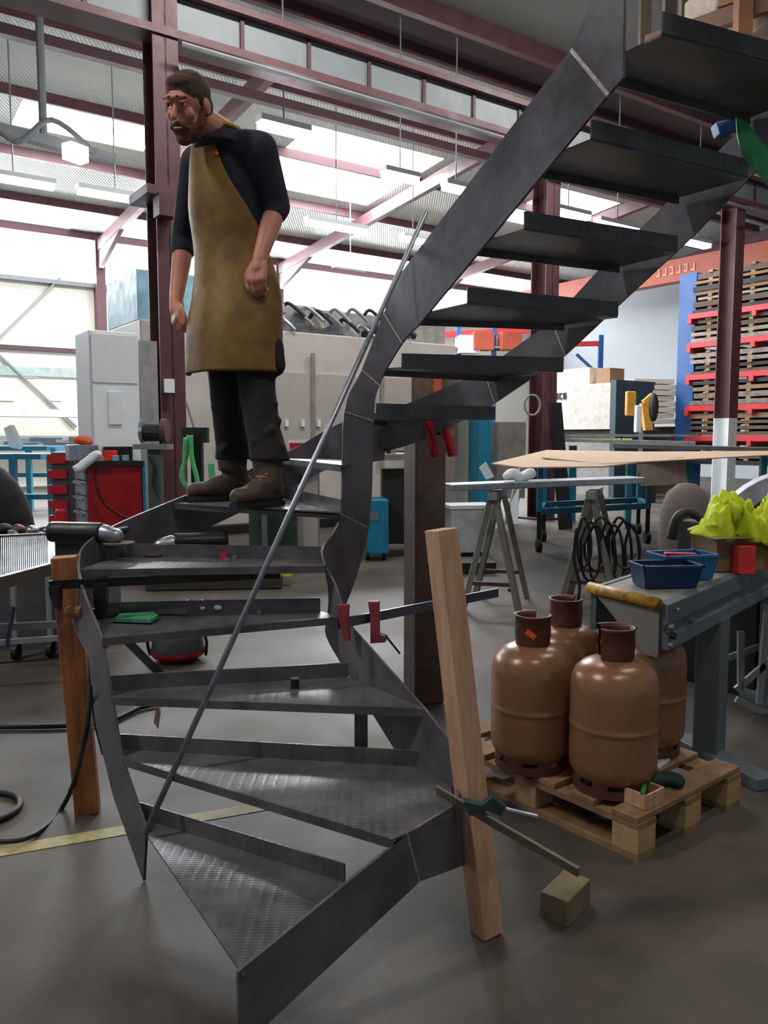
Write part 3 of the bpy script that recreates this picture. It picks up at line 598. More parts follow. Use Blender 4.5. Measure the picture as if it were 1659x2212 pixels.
# things on the table
def tbl(a_, b_): return e0 + bd * a_ + sd * b_ + Vector((0, 0, ZT - .002))
def tray(name, c, L_, w_, h_, yaw, m_, label, cat):
    c = Vector(c); t = thing(name, label, cat, c); R = Matrix.Rotation(yaw, 3, 'Z')
    k = MB(); fl_ = .016
    k.box(c + Vector((0, 0, .003)), (L_ - fl_ * 2, w_ - fl_ * 2, .006), yaw)
    for sx in (-1, 1):
        k.prism([c + R @ Vector((sx * (L_ / 2 - fl_), -w_ / 2 + fl_, 0)), c + R @ Vector((sx * (L_ / 2 - fl_), w_ / 2 - fl_, 0)), c + R @ Vector((sx * L_ / 2, w_ / 2, h_)), c + R @ Vector((sx * L_ / 2, -w_ / 2, h_))], R @ Vector((-sx * .004, 0, 0)))
        k.prism([c + R @ Vector((-L_ / 2 + fl_, sx * (w_ / 2 - fl_), 0)), c + R @ Vector((L_ / 2 - fl_, sx * (w_ / 2 - fl_), 0)), c + R @ Vector((L_ / 2, sx * w_ / 2, h_)), c + R @ Vector((-L_ / 2, sx * w_ / 2, h_))], R @ Vector((0, -sx * .004, 0)))
    k.build('shell', m_, t)
    r = MB(); 
    for sx in (-1, 1): r.box(c + R @ Vector((sx * L_ / 2, 0, h_)), (.014, w_ + .014, .01), yaw); r.box(c + R @ Vector((0, sx * w_ / 2, h_)), (L_ + .014, .014, .01), yaw)
    r.build('rim', m_, t); return t
by = math.atan2(bd.y, bd.x)
tray('storage_bin', (P(1435, 1262, 3.18).x, 3.18, ZT), .24, .15, .085, .1, mat('dark_blue_plastic', (18, 62, 104), .4), 'dark blue open plastic bin at the near end of the roller table', 'bin')
tray('storage_bin', (P(1472, 1228, 3.36).x, 3.36, ZT), .24, .16, .10, .25, mat('light_blue_plastic', (48, 122, 176), .4), 'lighter blue plastic bin just behind the dark blue one', 'bin')
tag(MB().box((P(1470, 1190, 3.36).x, 3.36, ZT + .09), (.13, .05, .03), -.2).build('red_tool', red_m, bevel=.006), 'red plastic tool lying in the lighter blue bin', 'tool')
for k in range(4): tag(MB().box((P(1430, 1230, 3.2).x + (k - 1.5) * .035, 3.19 + .01 * (k % 2), ZT + .06), (.03, .08, .03), k * .7).build('small_part', dark_m), ['leftmost', 'second from left', 'third from left', 'rightmost'][k] + ' small dark part in the dark blue bin', 'part', 'dark parts in the dark blue bin')
cb = P(1575, 1210, 3.62)
t = thing('cardboard_box', 'brown cardboard box on the roller table behind the blue bins', 'box', (cb.x, 3.62, ZT))
MB().box((cb.x, 3.62, ZT + .075), (.26, .2, .15), .2).build('body', card_b, t, bevel=.003)
MB().box((cb.x - .05, 3.5, ZT + .152), (.2, .09, .004), .2).build('flap', card_b, t)
tag(MB().box((P(1612, 1190, 3.45).x, 3.47, ZT + .06), (.075, .06, .12), .1).build('red_carton', mat('fluo_red', (236, 62, 56), .5), bevel=.003), 'bright red carton standing at the right of the cardboard box', 'carton')
m_ = MB(); vs = []; NA, NB = 44, 26
xa, xb = P(1508, 1150, 3.6).x, P(1700, 1150, 3.6).x
for j in range(NB):
    for i in range(NA):
        a_, b_ = i / (NA - 1), j / (NB - 1)
        x = xa + (xb - xa) * a_ + .03 * math.sin(7 * b_ + 2); y = 3.50 + .26 * b_ + .02 * math.sin(9 * a_)
        n1 = noise.noise(Vector((a_ * 3.2, b_ * 2.2, 1.3))); n2 = noise.noise(Vector((a_ * 8 + 3, b_ * 6, 4.1))); n3 = noise.noise(Vector((a_ * 18, b_ * 14, 9.1)))
        env = min(1, a_ * 5) * min(1, (1 - b_) * 4 + .2) * min(1, b_ * 6)
        z = ZT + .155 + env * (.085 + .13 * n1 + .07 * (.35 - abs(n2)) * 2 + .03 * n3)
        if b_ < .2: z -= (.2 - b_) * (.10 + 1.0 * max(0, a_ - .5)) 
        if a_ > .72 and b_ < .5: z -= (a_ - .72) * .75 * (1 - b_ * 2)
        vs.append((x, y - (.05 * n2), max(z, ZT + .006)))
m_.faces(vs, [(j * NA + i, j * NA + i + 1, (j + 1) * NA + i + 1, (j + 1) * NA + i) for j in range(NB - 1) for i in range(NA - 1)])
hv = m_.build('hi_vis_jacket', yellow_m, smooth=True, solid=.006)
tag(hv, 'crumpled fluorescent yellow work jacket on top of the cardboard box', 'jacket')
tag(MB().tube(curve([P(1450, 1165, 3.75), P(1465, 1118, 3.75), P(1500, 1110, 3.75), P(1560, 1150, 3.6), P(1600, 1165, 3.55)]), .025, 10).build('black_hose', dark_m, smooth=True), 'thick black hose curled behind the blue bins', 'hose')
# frames & clutter under the table, right edge
for k, (u0, v0, u1, v1, Y) in enumerate(((1590, 1490, 1659, 1430, 3.9), (1590, 1510, 1659, 1545, 3.9), (1575, 1420, 1659, 1390, 4.1), (1600, 1490, 1600, 1420, 3.9), (1640, 1520, 1650, 1400, 3.9))):
    d_ = P(u1, v1, Y) - P(u0, v0, Y)
    tag(MB().beam(P(u0, v0, Y), P(u1, v1, Y) + d_ * .8, .02, .03).build('steel_bar', grey_paint), ['topmost long bar', 'lower long bar', 'rear upper bar', 'left upright bar', 'right upright bar'][k] + ', grey steel, under the roller table', 'steel bar', 'grey bars under the roller table')
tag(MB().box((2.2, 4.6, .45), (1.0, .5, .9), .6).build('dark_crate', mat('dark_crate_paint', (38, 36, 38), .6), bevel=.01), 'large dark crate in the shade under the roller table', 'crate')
# ================================================================== RIGHT MIDGROUND: TRESTLES, CART, CARDBOARD
def trestle(c, yaw, h, label):
    t = thing('steel_trestle', label, 'trestle', (c[0], c[1], 0)); R = Matrix.Rotation(yaw, 3, 'Z'); c = Vector((c[0], c[1], 0))
    MB().box(c + Vector((0, 0, h - .03)), (.7, .07, .06), yaw).build('top_rail', grey_paint, t)
    for sx in (-1, 1):
        for sy in (-1, 1):
            MB().beam(c + R @ Vector((sx * .28, sy * .02, h - .06)), c + R @ Vector((sx * .33, sy * .22, 0)), .045, .045).build('leg', mat('trestle_grey', (120, 118, 110), .55, .2), t)
    for sx in (-1, 1): MB().beam(c + R @ Vector((sx * .31, -.15, .22)), c + R @ Vector((sx * .31, .15, .22)), .03, .03).build('cross_bar', rust_dark, t)
    return t
trestle((.92, 6.55), math.radians(75), .94, 'grey steel trestle under the left end of the metal plank')
trestle((1.72, 6.6), math.radians(70), .94, 'grey steel trestle under the right end of the metal plank, hung with cables')
tag(MB().beam(P(968, 1052, 6.35), P(1375, 1036, 6.6), .28, .05).build('metal_plank', bright_steel, bevel=.006), 'long shiny metal plank resting on the two trestles', 'plank')
m_ = MB()
for k in range(9): m_.ell(P(1098 + 6 * k, 1028 - 5 * math.sin(k), 6.45), (.05, .05, .035), Matrix.Rotation(k, 3, 'X'), 8, 6)
tag(m_.build('plastic_wrap', white_m, remesh=.012, smo=2), 'crumpled white plastic wrap on the left end of the metal plank', 'plastic wrap')
tag(MB().prism([P(1035, 1010, 6.4), P(1050, 998, 6.4), P(1068, 1030, 6.4), P(1050, 1036, 6.4)], (0, .01, 0)).build('paper_sheet', white_m), 'tilted white paper sheet at the left end of the metal plank', 'paper')
for k in range(9):
    u = 1262 + k * 13; w_ = 16 + (k % 4) * 5; x0 = u; top = 1130 + (k % 3) * 8; low = 1225 + (k * 29) % 50
    tag(MB().tube(curve([P(x0 - w_, top + 30, 6.25 + .01 * k), P(x0 - w_ * .8, low - 20, 6.25 + .01 * k), P(x0, low, 6.26), P(x0 + w_ * .9, low - 30, 6.25 + .012 * k), P(x0 + w_ * .7, top + 15, 6.25), P(x0 - w_ * .2, top - 12, 6.24), P(x0 - w_, top + 30, 6.24 + .01 * k)], 6), .011, 6, caps=False).build('cable_loop', hose_m, smooth=True), 'black cable loop on the right trestle, ' + ['leftmost', 'second', 'third', 'fourth', 'middle', 'fourth from the right', 'third from the right', 'second from the right', 'rightmost'][k], 'cable', 'cable loops on the right trestle')
tag(MB().tube(curve([P(1245, 1140, 6.2), P(1240, 1210, 6.2), P(1252, 1262, 6.2), P(1248, 1300, 6.2)]), .012, 6).build('cable_tail', hose_m, smooth=True), 'single cable hanging to the floor left of the cable loops', 'cable')
t = thing('cart', 'blue steel cart on casters loaded with cardboard sheets', 'cart', (2.4, 9.0, 0))
bl = MB(); c1, c2, c3, c4 = P(1165, 1105, 9.6), P(1400, 1095, 10.4), P(1380, 1070, 11.4), P(1175, 1085, 10.6)
z_ = c1.z
base = [Vector((c.x, c.y, z_)) for c in (c1, c2, c3, c4)]
for i in range(4): MB().beam(base[i], base[(i + 1) % 4], .07, .07).build('frame_bar', teal_m, t)
for i in range(4): MB().beam(base[i], Vector((base[i].x, base[i].y, 1.05)), .06, .06).build('post', teal_m, t)
for i in range(4):
    MB().tube([Vector((base[i].x - .03, base[i].y, .075)), Vector((base[i].x + .03, base[i].y, .075))], .075, 16).build('wheel', dark_m, t)
    MB().beam(Vector((base[i].x, base[i].y, .08)), Vector((base[i].x, base[i].y, z_)), .05, .03).build('fork', dark_m, t)
tops = [Vector((c.x, c.y, 1.05)) for c in base]
MB().prism(tops, (0, 0, .03)).build('deck', teal_m, t)
cl = []
tag(MB().prism([P(1062, 1003, 8.2), P(1130, 1012, 7.6), P(1300, 1010, 7.8), P(1480, 990, 8.8), P(1420, 978, 10.0), P(1180, 974, 10.2)], (0, 0, .012)).build('cardboard_sheet', card), 'large buckled cardboard sheet lying on the cart', 'cardboard')
tag(MB().prism([P(1170, 990, 8.6), P(1300, 1004, 8.0), P(1659, 985, 9.0), P(1659, 976, 10.0), P(1300, 978, 10.5)], (0, 0, .012)).build('cardboard_sheet', card), 'long cardboard sheet sticking out to the right of the cart', 'cardboard')
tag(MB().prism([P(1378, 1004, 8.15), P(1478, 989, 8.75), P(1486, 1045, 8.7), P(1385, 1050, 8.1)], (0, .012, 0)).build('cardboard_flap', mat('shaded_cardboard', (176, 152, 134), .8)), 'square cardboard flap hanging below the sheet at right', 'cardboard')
t = thing('work_table', 'long grey steel work table stretching to the right behind the cardboard', 'table', (5.0, 12, 0))
MB().beam(P(1330, 962, 12.2), P(1690, 972, 11.4), 1.0, .06).build('top', mat('grey_table_steel', (110, 112, 112), .5, .3), t)
for (u, Y) in ((1360, 12.0), (1650, 11.5), (1360, 12.7), (1650, 12.2)): a = P(u, 975, Y); MB().beam((a.x, a.y, 0), (a.x, a.y, a.z - .03), .08, .08).build('leg', teal_m, t)
t = thing('work_table', 'cluttered steel work table in front of the press brake', 'table', (3.6, 13.4, 0))
MB().beam(P(1225, 951, 13.0), P(1500, 957, 12.4), .7, .05).build('top', mat('pale_steel_top', (160, 165, 165), .45, .3), t)
for (u, Y) in ((1235, 12.75), (1485, 12.2), (1240, 13.2), (1490, 12.6)): a = P(u, 960, Y); MB().beam((a.x, a.y, 0), (a.x, a.y, a.z - .02), .08, .08).build('leg', teal_m, t)
for k in range(6):
    a = P(1245 + 22 * k, 955, 13.0); tag(MB().box((a.x, a.y, a.z + .035), (.13, .12, .05), .3 * k).build('yellow_part', mat('dull_yellow', (206, 206, 96), .6)), ['leftmost', 'second', 'third', 'third from the right', 'second from the right', 'rightmost'][k] + ' small yellow part on the cluttered work table', 'part', 'yellow parts on the work table')
for k in range(5):
    a = P(1190 + 60 * k, 948, 13.3); tag(MB().beam((a.x, a.y, a.z + .06), (a.x + .55, a.y - .1, a.z + .05), .05, .04).build('metal_profile', bright_steel), ['leftmost', 'second from left', 'middle', 'second from right', 'rightmost'][k] + ' pale metal profile on the cluttered work table', 'profile', 'metal profiles on the work table')
# grey rounded cover + curved sheets at right edge
m_ = MB(); ctr = P(1482, 1115, 5.6)
m_.lathe(Vector((ctr.x, 5.6, 0)), [(.0, 1.05), (.06, 1.04), (.13, .98), (.17, .86), (.18, .7), (.18, 0)], 20)
tag(m_.build('covered_bin', mat('grey_cover_cloth', (112, 100, 94), .8, 0, .1, 5, .2, 10), smooth=True), 'grey cloth covered round bin behind the blue bins', 'covered bin')
t = thing('round_drum', 'large round grey drum with pale rim standing at the right edge', 'drum', P(1720, 1300, 5.3))
c = P(1722, 1190, 5.3); ax = Vector((.35, .94, 0))
xr = Vector((ax.y, -ax.x, 0))
def ring(r_, off): return [c + ax * off + (xr * math.cos(2 * math.pi * j / 48) + UPV * math.sin(2 * math.pi * j / 48)) * r_ for j in range(48)]
UPV = Vector((0, 0, 1))
MB().prism(ring(.40, .0), ax * .3).build('face', mat('grey_drum_face', (130, 128, 132), .45, .3), t)
m_ = MB(); A_, B_, C_, D_ = ring(.40, -.03), ring(.52, -.03), ring(.52, .34), ring(.40, .34)
m_.faces(A_ + B_ + C_ + D_, [(q * 48 + j, q * 48 + (j + 1) % 48, ((q + 1) % 4) * 48 + (j + 1) % 48, ((q + 1) % 4) * 48 + j) for q in range(4) for j in range(48)])
m_.build('rim', mat('pale_rim', (176, 180, 190), .4, .3), t)
MB().box(c + Vector((0, .15, -.62)), (.5, .3, .3), .36).build('base', dark_m, t)
# ================================================================== PRESS BRAKE, PANELS, TOOLS
t = thing('press_brake', 'beige press brake machine with dark maker lettering behind the column', 'machine', H(15, 13.4, 0))
MB().hbox(14.8, 15.8, 12.2, 14.35, 0.0, 1.25).build('bed', mat('pb_grey', (120, 116, 112), .5), t)
MB().hbox(14.85, 15.5, 12.25, 14.3, 1.55, 2.6).build('ram', mat('pb_beige', (176, 170, 162), .5), t)
MB().hbox(14.95, 15.3, 12.3, 14.25, 1.25, 1.55).build('tooling', dark_m, t)
MB().hbox(14.8, 16.2, 12.05, 12.2, 0, 2.65).build('side_frame', mat('pb_teal', (40, 66, 76), .5), t)
MB().hbox(14.8, 16.2, 14.35, 14.5, 0, 2.5).build('side_frame', MATS['pb_teal'], t)
m_ = MB()
for k in range(5):
    q0 = 14.18 - k * .13
    m_.hbox(14.83, 14.85, q0 - .09, q0, 2.40, 2.43); m_.hbox(14.83, 14.85, q0 - .03, q0, 2.28, 2.43); m_.hbox(14.83, 14.85, q0 - .09, q0, 2.28, 2.31)
    if k % 2 == 0: m_.hbox(14.83, 14.85, q0 - .09, q0 - .06, 2.28, 2.43)
m_.build('lettering', dark_m, t)
tag(MB().hbox(15.0, 15.6, 13.0, 14.15, 2.6, 3.0).build('wooden_crate', mat('pale_crate', (226, 214, 190), .7), bevel=.01), 'pale wooden crate sitting on top of the press brake', 'crate')
tag(MB().hbox(15.0, 15.5, 12.4, 12.8, 2.6, 2.95).build('brown_box', card_b), 'brown box beside the pale crate on the press brake', 'box')
for k in range(8):
    a = P(1398, 826 + k * 12, 19.5); tag(MB().box((a.x + .05 * ((k * 7) % 3), a.y, a.z), (1.0, .7, .11), .2 + .04 * ((k * 5) % 4)).build('foam_board', cream_m), 'white foam board, ' + ['lowest', 'second from the bottom', 'third from the bottom', 'fourth from the bottom', 'fourth from the top', 'third from the top', 'second from the top', 'topmost'][7 - k] + ' of the stack beside the blue upright', 'board', 'stack of white foam boards')
tag(MB().hbox(16.9, 17.5, 12.0, 13.2, 0, 1.62).build('panel_stand', brown_m), 'brown stand carrying the stack of white panels', 'stand')
t = thing('yellow_robot_arm', 'small yellow robot arm on a dark stand before the white panels', 'robot', P(1395, 1000, 17.5))
b0 = P(1400, 930, 17.0)
MB().beam((b0.x, b0.y, 0), (b0.x, b0.y, b0.z), .3, .3).build('stand', dark_m, t)
yarm = mat('robot_yellow', (206, 150, 60), .5)
MB().beam(b0, P(1392, 870, 17.0), .18, .16).build('lower_arm', yarm, t); MB().beam(P(1392, 872, 17), P(1412, 855, 17), .15, .15).build('upper_arm', yarm, t); MB().ell(P(1412, 880, 16.9), (.1, .1, .3)).build('dress_pack', dark_m, t)
tag(MB().box(P(1378, 905, 16.5), (.14, .1, .55), .3).build('white_canister', white_m, bevel=.03), 'white canister beside the yellow robot arm', 'canister')
tag(MB().box(P(1362, 872, 16.6), (.22, .1, .5), .3).build('yellow_canister', yarm, bevel=.03), 'yellow guard panel left of the robot arm', 'panel')
# ================================================================== BLUE CANTILEVER RACK
t = thing('cantilever_rack', 'tall rack with blue uprights and red arms for sheet metal', 'rack', H(16.8, 10.5, 0))
for q in (11.55, 8.6):
    MB().hbox(16.6, 17.0, q - .22, q + .22, 0, 5.1).build('upright', blue_m, t)
levels = [4.15, 3.5, 2.78, 2.08, 1.4]
for z in levels:
    MB().hbox(16.42, 16.6, 7.2, 11.4, z - .12, z).build('beam', arm_red, t)
    for q in (11.35, 10.6, 9.8, 9.0): MB().hbox(16.4, 18.2, q - .05, q + .05, z - .22, z - .1).build('arm', arm_red, t)
random.seed(3)
LV_N = ['the top red arms', 'the second red arms from the top', 'the middle red arms', 'the fourth red arms from the top', 'the lowest visible red arms', 'the hidden bottom level', 'the space above the top red arms']
KN = ['lowest', 'second', 'third', 'fourth']
for li, z in enumerate(levels + [.75, 4.62]):
    zz = z + .01
    for k in range(4 if li < 5 else 3):
        hh = random.uniform(.05, .12); off = random.uniform(-.08, .08)
        mm = random.choice([brown_m, sheet_m, dark_m, sheet_m, brown_m, card_b])
        tag(MB().hbox(16.44 + abs(off), 18.0, 7.2, 11.3 + off, zz, zz + hh).build('sheet_stack', mm), KN[k] + ' stack of thin sheets counted upward from ' + LV_N[li], 'sheet stack', 'sheet stacks on the cantilever rack')
        zz += hh
        for q in (10.9, 9.9):
            tag(MB().hbox(16.48, 17.8, q - .05, q + .05, zz, zz + .05).build('spacer_batten', mat('dull_batten', (150, 120, 84), .7)), ['left', 'right'][(10.9, 9.9).index(q)] + ' wooden batten on the ' + KN[k] + ' sheet stack above ' + LV_N[li], 'batten', 'battens between the sheet stacks')
        zz += .052
# far blue pallet rack
t = thing('pallet_rack', 'far blue pallet rack with red beams behind the stairs', 'rack', H(19, 17, 0))
for u in (990, 1066, 1195, 1296):
    a = P(u, 800, 24); MB().beam((a.x, a.y, 0), (a.x, a.y, P(u, 680 if u < 1190 else 724, 24).z), .14, .14).build('upright', blue_m, t)
MB().beam(P(945, 724, 24), P(1180, 712, 24), .12, .16).build('beam', arm_red, t); MB().beam(P(1180, 745, 24), P(1300, 742, 24), .12, .14).build('beam', arm_red, t)
MB().beam(P(1245, 765, 24), P(1296, 812, 24), .06, .08).build('brace', blue_m, t)
for (u, v, mm, lb) in ((1040, 738, orange_m, 'orange box on the far pallet rack, left'), (1100, 738, orange_m, 'orange box on the far pallet rack, right'), (1010, 745, white_m, 'white box on the far pallet rack')):
    a = P(u, v, 23.9); tag(MB().box(a, (.6, .5, .5), .2).build('storage_box', mm), lb, 'box')
MB().beam(P(945, 752, 24), P(1180, 752, 24), .5, .05).build('shelf', grey_paint, t)
# upper right mezzanine rack with wrapped goods
t = thing('mezzanine_rack', 'high timber framed storage rack at the top right corner', 'rack', P(1560, 30, 7.5))
orng = mat('warm_timber', (150, 100, 66), .7)
for (u, Y) in ((1600, 7.2), (1478, 8.2), (1442, 8.8), (1390, 9.6)): MB().beam(P(u, 190, Y), Vector((P(u, 0, Y).x, Y, 8.72)), .12 if u > 1500 else .09, .12).build('post', orng if u > 1500 else mat('dull_timber', (110, 98, 84), .7), t)
MB().beam(P(1400, 95, 8.4), P(1700, -5, 6.9), .1, .14).build('beam', mat('beam_timber', (120, 84, 66), .7), t)
MB().beam(P(1560, 5, 7.6), P(1720, -50, 6.9), .1, .1).build('beam', orng, t)
for (u, v, Y, w_, lb) in ((1555, 22, 8.0, .45, 'white wrapped bale on the high rack, upper left'), (1650, 62, 7.4, .4, 'white wrapped bale on the high rack, at the right edge'), (1560, 68, 8.0, .4, 'white wrapped bale on the high rack, lower left')):
    tag(MB().box(P(u, v, Y), (w_, .5, .22 if v > 50 else .3), .3).build('wrapped_bale', mat('wrap_white', (200, 186, 170), .5), bevel=.03), lb, 'bale')
# ================================================================== BIG GREY MACHINE BEHIND
t = thing('machining_centre', 'large pale grey enclosed cutting machine behind the worker', 'machine', H(6.2, 11.3, 0))
MB().hbox(3.55, 8.9, 10.6, 12.6, .12, 2.9).build('enclosure', machine_grey, t, bevel=.02)
MB().hbox(3.5, 8.95, 10.52, 12.65, 0, .12).build('plinth', dark_m, t)
MB().hbox(4.9, 8.7, 10.56, 10.6, 1.15, 2.3).build('door', mat('door_grey', (176, 170, 164), .4, 0, .03), t)
for p in (4.9, 6.1, 7.35, 8.7): MB().hbox(p - .03, p + .03, 10.53, 10.56, .9, 2.6).build('door_edge', mat('edge_grey', (140, 134, 128), .5), t)
for k in range(3): MB().hbox(5.62 + .27 * k, 5.67 + .27 * k, 10.52, 10.57, 1.52, 1.62).build('knob', white_m, t)
MB().hbox(4.6, 8.9, 10.9, 12.2, 2.9, 3.3).build('roof_housing', mat('housing_grey', (150, 150, 148), .5), t)
MB().hbox(3.55, 4.5, 10.7, 12.0, 2.9, 3.55).build('blue_housing', mat('pale_blue_housing', (140, 190, 210), .5), t)
for k in range(16):
    a = H(5.2 + .16 * k, 10.75, 2.92 + .3 * abs(math.sin(k * 1.7)))
    MB().tube(curve([a, a + Vector((.1, 0, .12)), a + Vector((.25, 0, .02)), a + Vector((.35, 0, -.08))], 4), .03, 6).build('hose', [dark_m, grey_paint, bright_steel][k % 3], t)
    if k % 2: MB().box(a, (.14, .14, .2), k).build('valve_block', [bright_steel, machine_grey][k % 4 // 2], t)
MB().tube(curve([H(7.1, 10.7, 2.95), H(7.6, 10.7, 3.12), H(8.1, 10.7, 3.0)]), .06, 8).build('hose', dark_m, t)
# grey control cabinet
t = thing('control_cabinet', 'tall light grey electrical cabinet with paper sheet at left', 'cabinet', H(2.7, 9.4, 0))
MB().hbox(2.44, 2.97, 8.95, 9.5, .05, 2.5).build('body', cab_grey, t, bevel=.01)
MB().hbox(2.46, 2.95, 8.93, 8.95, 1.95, 2.46).build('door', mat('cab_door', (222, 224, 230), .5, 0, .03, rvar=.02), t)
MB().hbox(2.46, 2.95, 8.93, 8.95, .3, 1.92).build('door', mat('cab_glass', (232, 238, 244), .25, 0, .03, rvar=.02), t)
MB().hbox(2.62, 2.76, 8.915, 8.93, 1.5, 1.85).build('notice', white_m, t)
MB().hbox(3.05, 3.25, 9.15, 9.5, .05, 2.45).build('side_cabinet', mat('side_grey', (150, 150, 150), .5), t)
# sling stand with green slings
t = thing('sling_stand', 'dark post stand carrying green lifting slings left of the boots', 'stand', P(420, 1080, 7.6))
a = P(425, 938, 7.6); MB().beam((a.x, a.y, 0), a, .1, .1).build('post', dark_m, t); MB().beam(P(395, 940, 7.6), P(450, 940, 7.6), .1, .14).build('head', dark_m, t)
tag(MB().tube([P(402, 870, 9.0), P(424, 938, 7.7)], .012, 6).build('thin_rod', dark_m), 'thin dark rod leaning from the column to the sling stand', 'rod')
for k, (pts, r_) in enumerate((([(408, 940), (402, 985), (392, 1030), (412, 1062)], .022), ([(412, 940), (414, 985), (424, 1028), (428, 1045)], .022), ([(456, 1000), (458, 1030), (458, 1048)], .03), ([(400, 945), (398, 990), (395, 1025), (400, 1050)], .018))):
    tag(MB().tube(curve([P(*p_, 7.45 - .02 * k) for p_ in pts]), r_, 8).build('green_sling', green_m, smooth=True), ['green sling hanging in a long loop left of the boots', 'green sling hanging straight beside the stand', 'short green sling end hanging close to the boot', 'thin green sling hanging at the far left of the stand'][k], 'sling')
# bench grinder on pedestal
t = thing('bench_grinder', 'double wheel bench grinder on a pedestal beside the column', 'grinder', P(330, 1100, 8.0))
a = P(335, 965, 8.0); MB().beam((a.x, a.y, 0), (a.x, a.y, a.z), .12, .12).build('pedestal', mat('pedestal_green', (70, 88, 84), .5), t)
MB().beam(P(295, 965, 8.0), P(368, 965, 8.0), .25, .05).build('table', grey_paint, t)
MB().tube([P(305, 932, 8), P(312, 932, 8)], .11, 18).build('wheel', bright_steel, t); MB().tube([P(350, 930, 8), P(362, 930, 8)], .12, 18).build('wheel', mat('brown_wheel', (84, 66, 56), .7), t)
MB().tube([P(312, 935, 8), P(350, 935, 8)], .085, 14).build('motor', dark_m, t)
tag(MB().tube(curve([P(322, 985, 7.9), P(332, 1010, 7.9), P(330, 1045, 7.9), P(345, 1075, 7.9)]), .012, 6).build('power_cord', hose_m), 'black power cord hanging under the bench grinder', 'cord')
# workbench behind the stairs
t = thing('workbench', 'long grey workbench with drawers behind the stair turn', 'workbench', P(740, 1180, 9.2))
MB().beam(P(560, 990, 8.9), P(905, 985, 9.6), .75, .07).build('top', mat('bench_top', (150, 142, 128), .6), t)
for (u, Y, mm, w_) in ((592, 9.1, dgreen_m, .52), (660, 9.25, machine_grey, .3), (870, 9.6, mat('dark_green_cabinet', (46, 50, 44), .6), .5)):
    a = P(u, 1000, Y); MB().box((a.x, a.y, (a.z - .1) / 2 + .08), (w_, .55, a.z - .2), .05).build('cabinet', mm, t, bevel=.01)
for (u, Y) in ((570, 8.7), (895, 9.3)): a = P(u, 1000, Y); MB().beam((a.x, a.y, 0), (a.x, a.y, a.z), .06, .06).build('leg', grey_paint, t)
tb = P(668, 970, 9.0)
t = thing('red_toolbox', 'red toolbox with pale lid on the workbench', 'toolbox', (tb.x, tb.y, tb.z - .05))
MB().box(tb, (.42, .2, .13), .05).build('body', red_m, t); MB().box(tb + Vector((0, 0, .085)), (.44, .22, .03), .05).build('lid', white_m, t)
tag(MB().box(P(722, 975, 9.0), (.1, .12, .14), .1).build('white_jar', white_m, bevel=.01), 'white jar standing right of the red toolbox', 'jar')
for k in range(4): tag(MB().box(P(822 + 9 * k, 975 - 2 * (k % 2), 9.3), (.05, .08, .08), k).build('small_tool', [dark_m, bright_steel][k % 2]), ['leftmost', 'second from left', 'second from right', 'rightmost'][k] + ' small tool on the bench beside the inner stringer', 'tool', 'small tools on the workbench')
a = P(812, 1190, 9.1)
t = thing('welding_set', 'bright blue welding machine on the floor under the workbench', 'welder', (a.x, a.y, 0))
MB().box((a.x, a.y, .38), (.24, .5, .6), .1).build('case', mat('welder_blue', (24, 130, 168), .45), t, bevel=.015)
for s_ in (-1, 1): MB().tube([(a.x + s_ * .09 - .02, a.y - .15, .05), (a.x + s_ * .09 + .02, a.y - .15, .05)], .05, 12).build('wheel', dark_m, t)
MB().box((a.x - .02, a.y - .255, .5), (.1, .01, .08), .1).build('panel', bright_steel, t)
# machines further right of turn (teal column + grey box)
t = thing('teal_press', 'teal and grey machine standing behind the support post', 'machine', P(1010, 1100, 13))
MB().box((P(1000, 900, 13).x, 13, 1.1), (.45, .5, 2.2), .3).build('body', machine_grey, t); MB().box((P(1038, 900, 12.6).x, 12.6, 1.05), (.22, .4, 2.1), .3).build('column', teal_m, t)
MB().box((P(1090, 920, 13).x, 13, 1.0), (.5, .5, 1.2), .3).build('side_box', mat('dim_grey', (132, 122, 116), .5), t)
tag(MB().box((P(940, 830, 12).x, 12, 1.8), (.7, .1, 1.4), .3).build('brown_board', brown_m), 'tall brown board standing behind the inner stringer', 'board')
tag(MB().box((P(944, 840, 11.8).x, 11.8, 1.9), (.12, .06, 1.2), .3).build('orange_board', orange_m), 'narrow orange board before the brown board', 'board')
tag(MB().beam(P(1198, 870, 12.2), G(1222, 1143), .25, .06).build('leaning_plate', dark_m), 'dark steel plate leaning against the column at right', 'plate')
tag(MB().tube([P(1150 + 17 * math.cos(x / 3), 875 + 22 * math.sin(x / 3), 13.0) for x in range(20)], .02, 6, caps=False).build('cable_coil', grey_paint), 'grey cable coil hanging on the dark red column', 'coil')
tag(MB().beam(P(1118, 940, 12.9), G(1110, 1132), .12, .04).build('white_lath', white_m), 'white lath leaning behind the trestles', 'lath')
tag(MB().beam(G(1098, 1129), P(1128, 1020, 12.7), .2, .03).build('white_lath', white_m), 'second white lath leaning beside the first', 'lath')
t = thing('floor_box', 'white storage bin on the floor behind the support post', 'bin', P(1010, 1120, 9.4))
MB().box((P(1010, 1080, 9.4).x, 9.4, .3), (.5, .4, .5), .2).build('body', mat('pale_bin', (196, 200, 206), .5), t); MB().box((P(1010, 1080, 9.4).x, 9.4, .57), (.54, .44, .04), .2).build('lid', white_m, t)
tag(MB().box((P(990, 1165, 8.2).x, 8.2, .06), (.7, .4, .1), .1).build('low_trolley', dark_m), 'low dark trolley on the floor beside the support post', 'trolley')
tag(MB().box((P(1185, 1270, 5.5).x, 7.1, .012), (.05, .04, .024), .4).build('floor_scrap', dark_m), 'small dark scrap lying on the floor left of the cable loops', 'scrap')
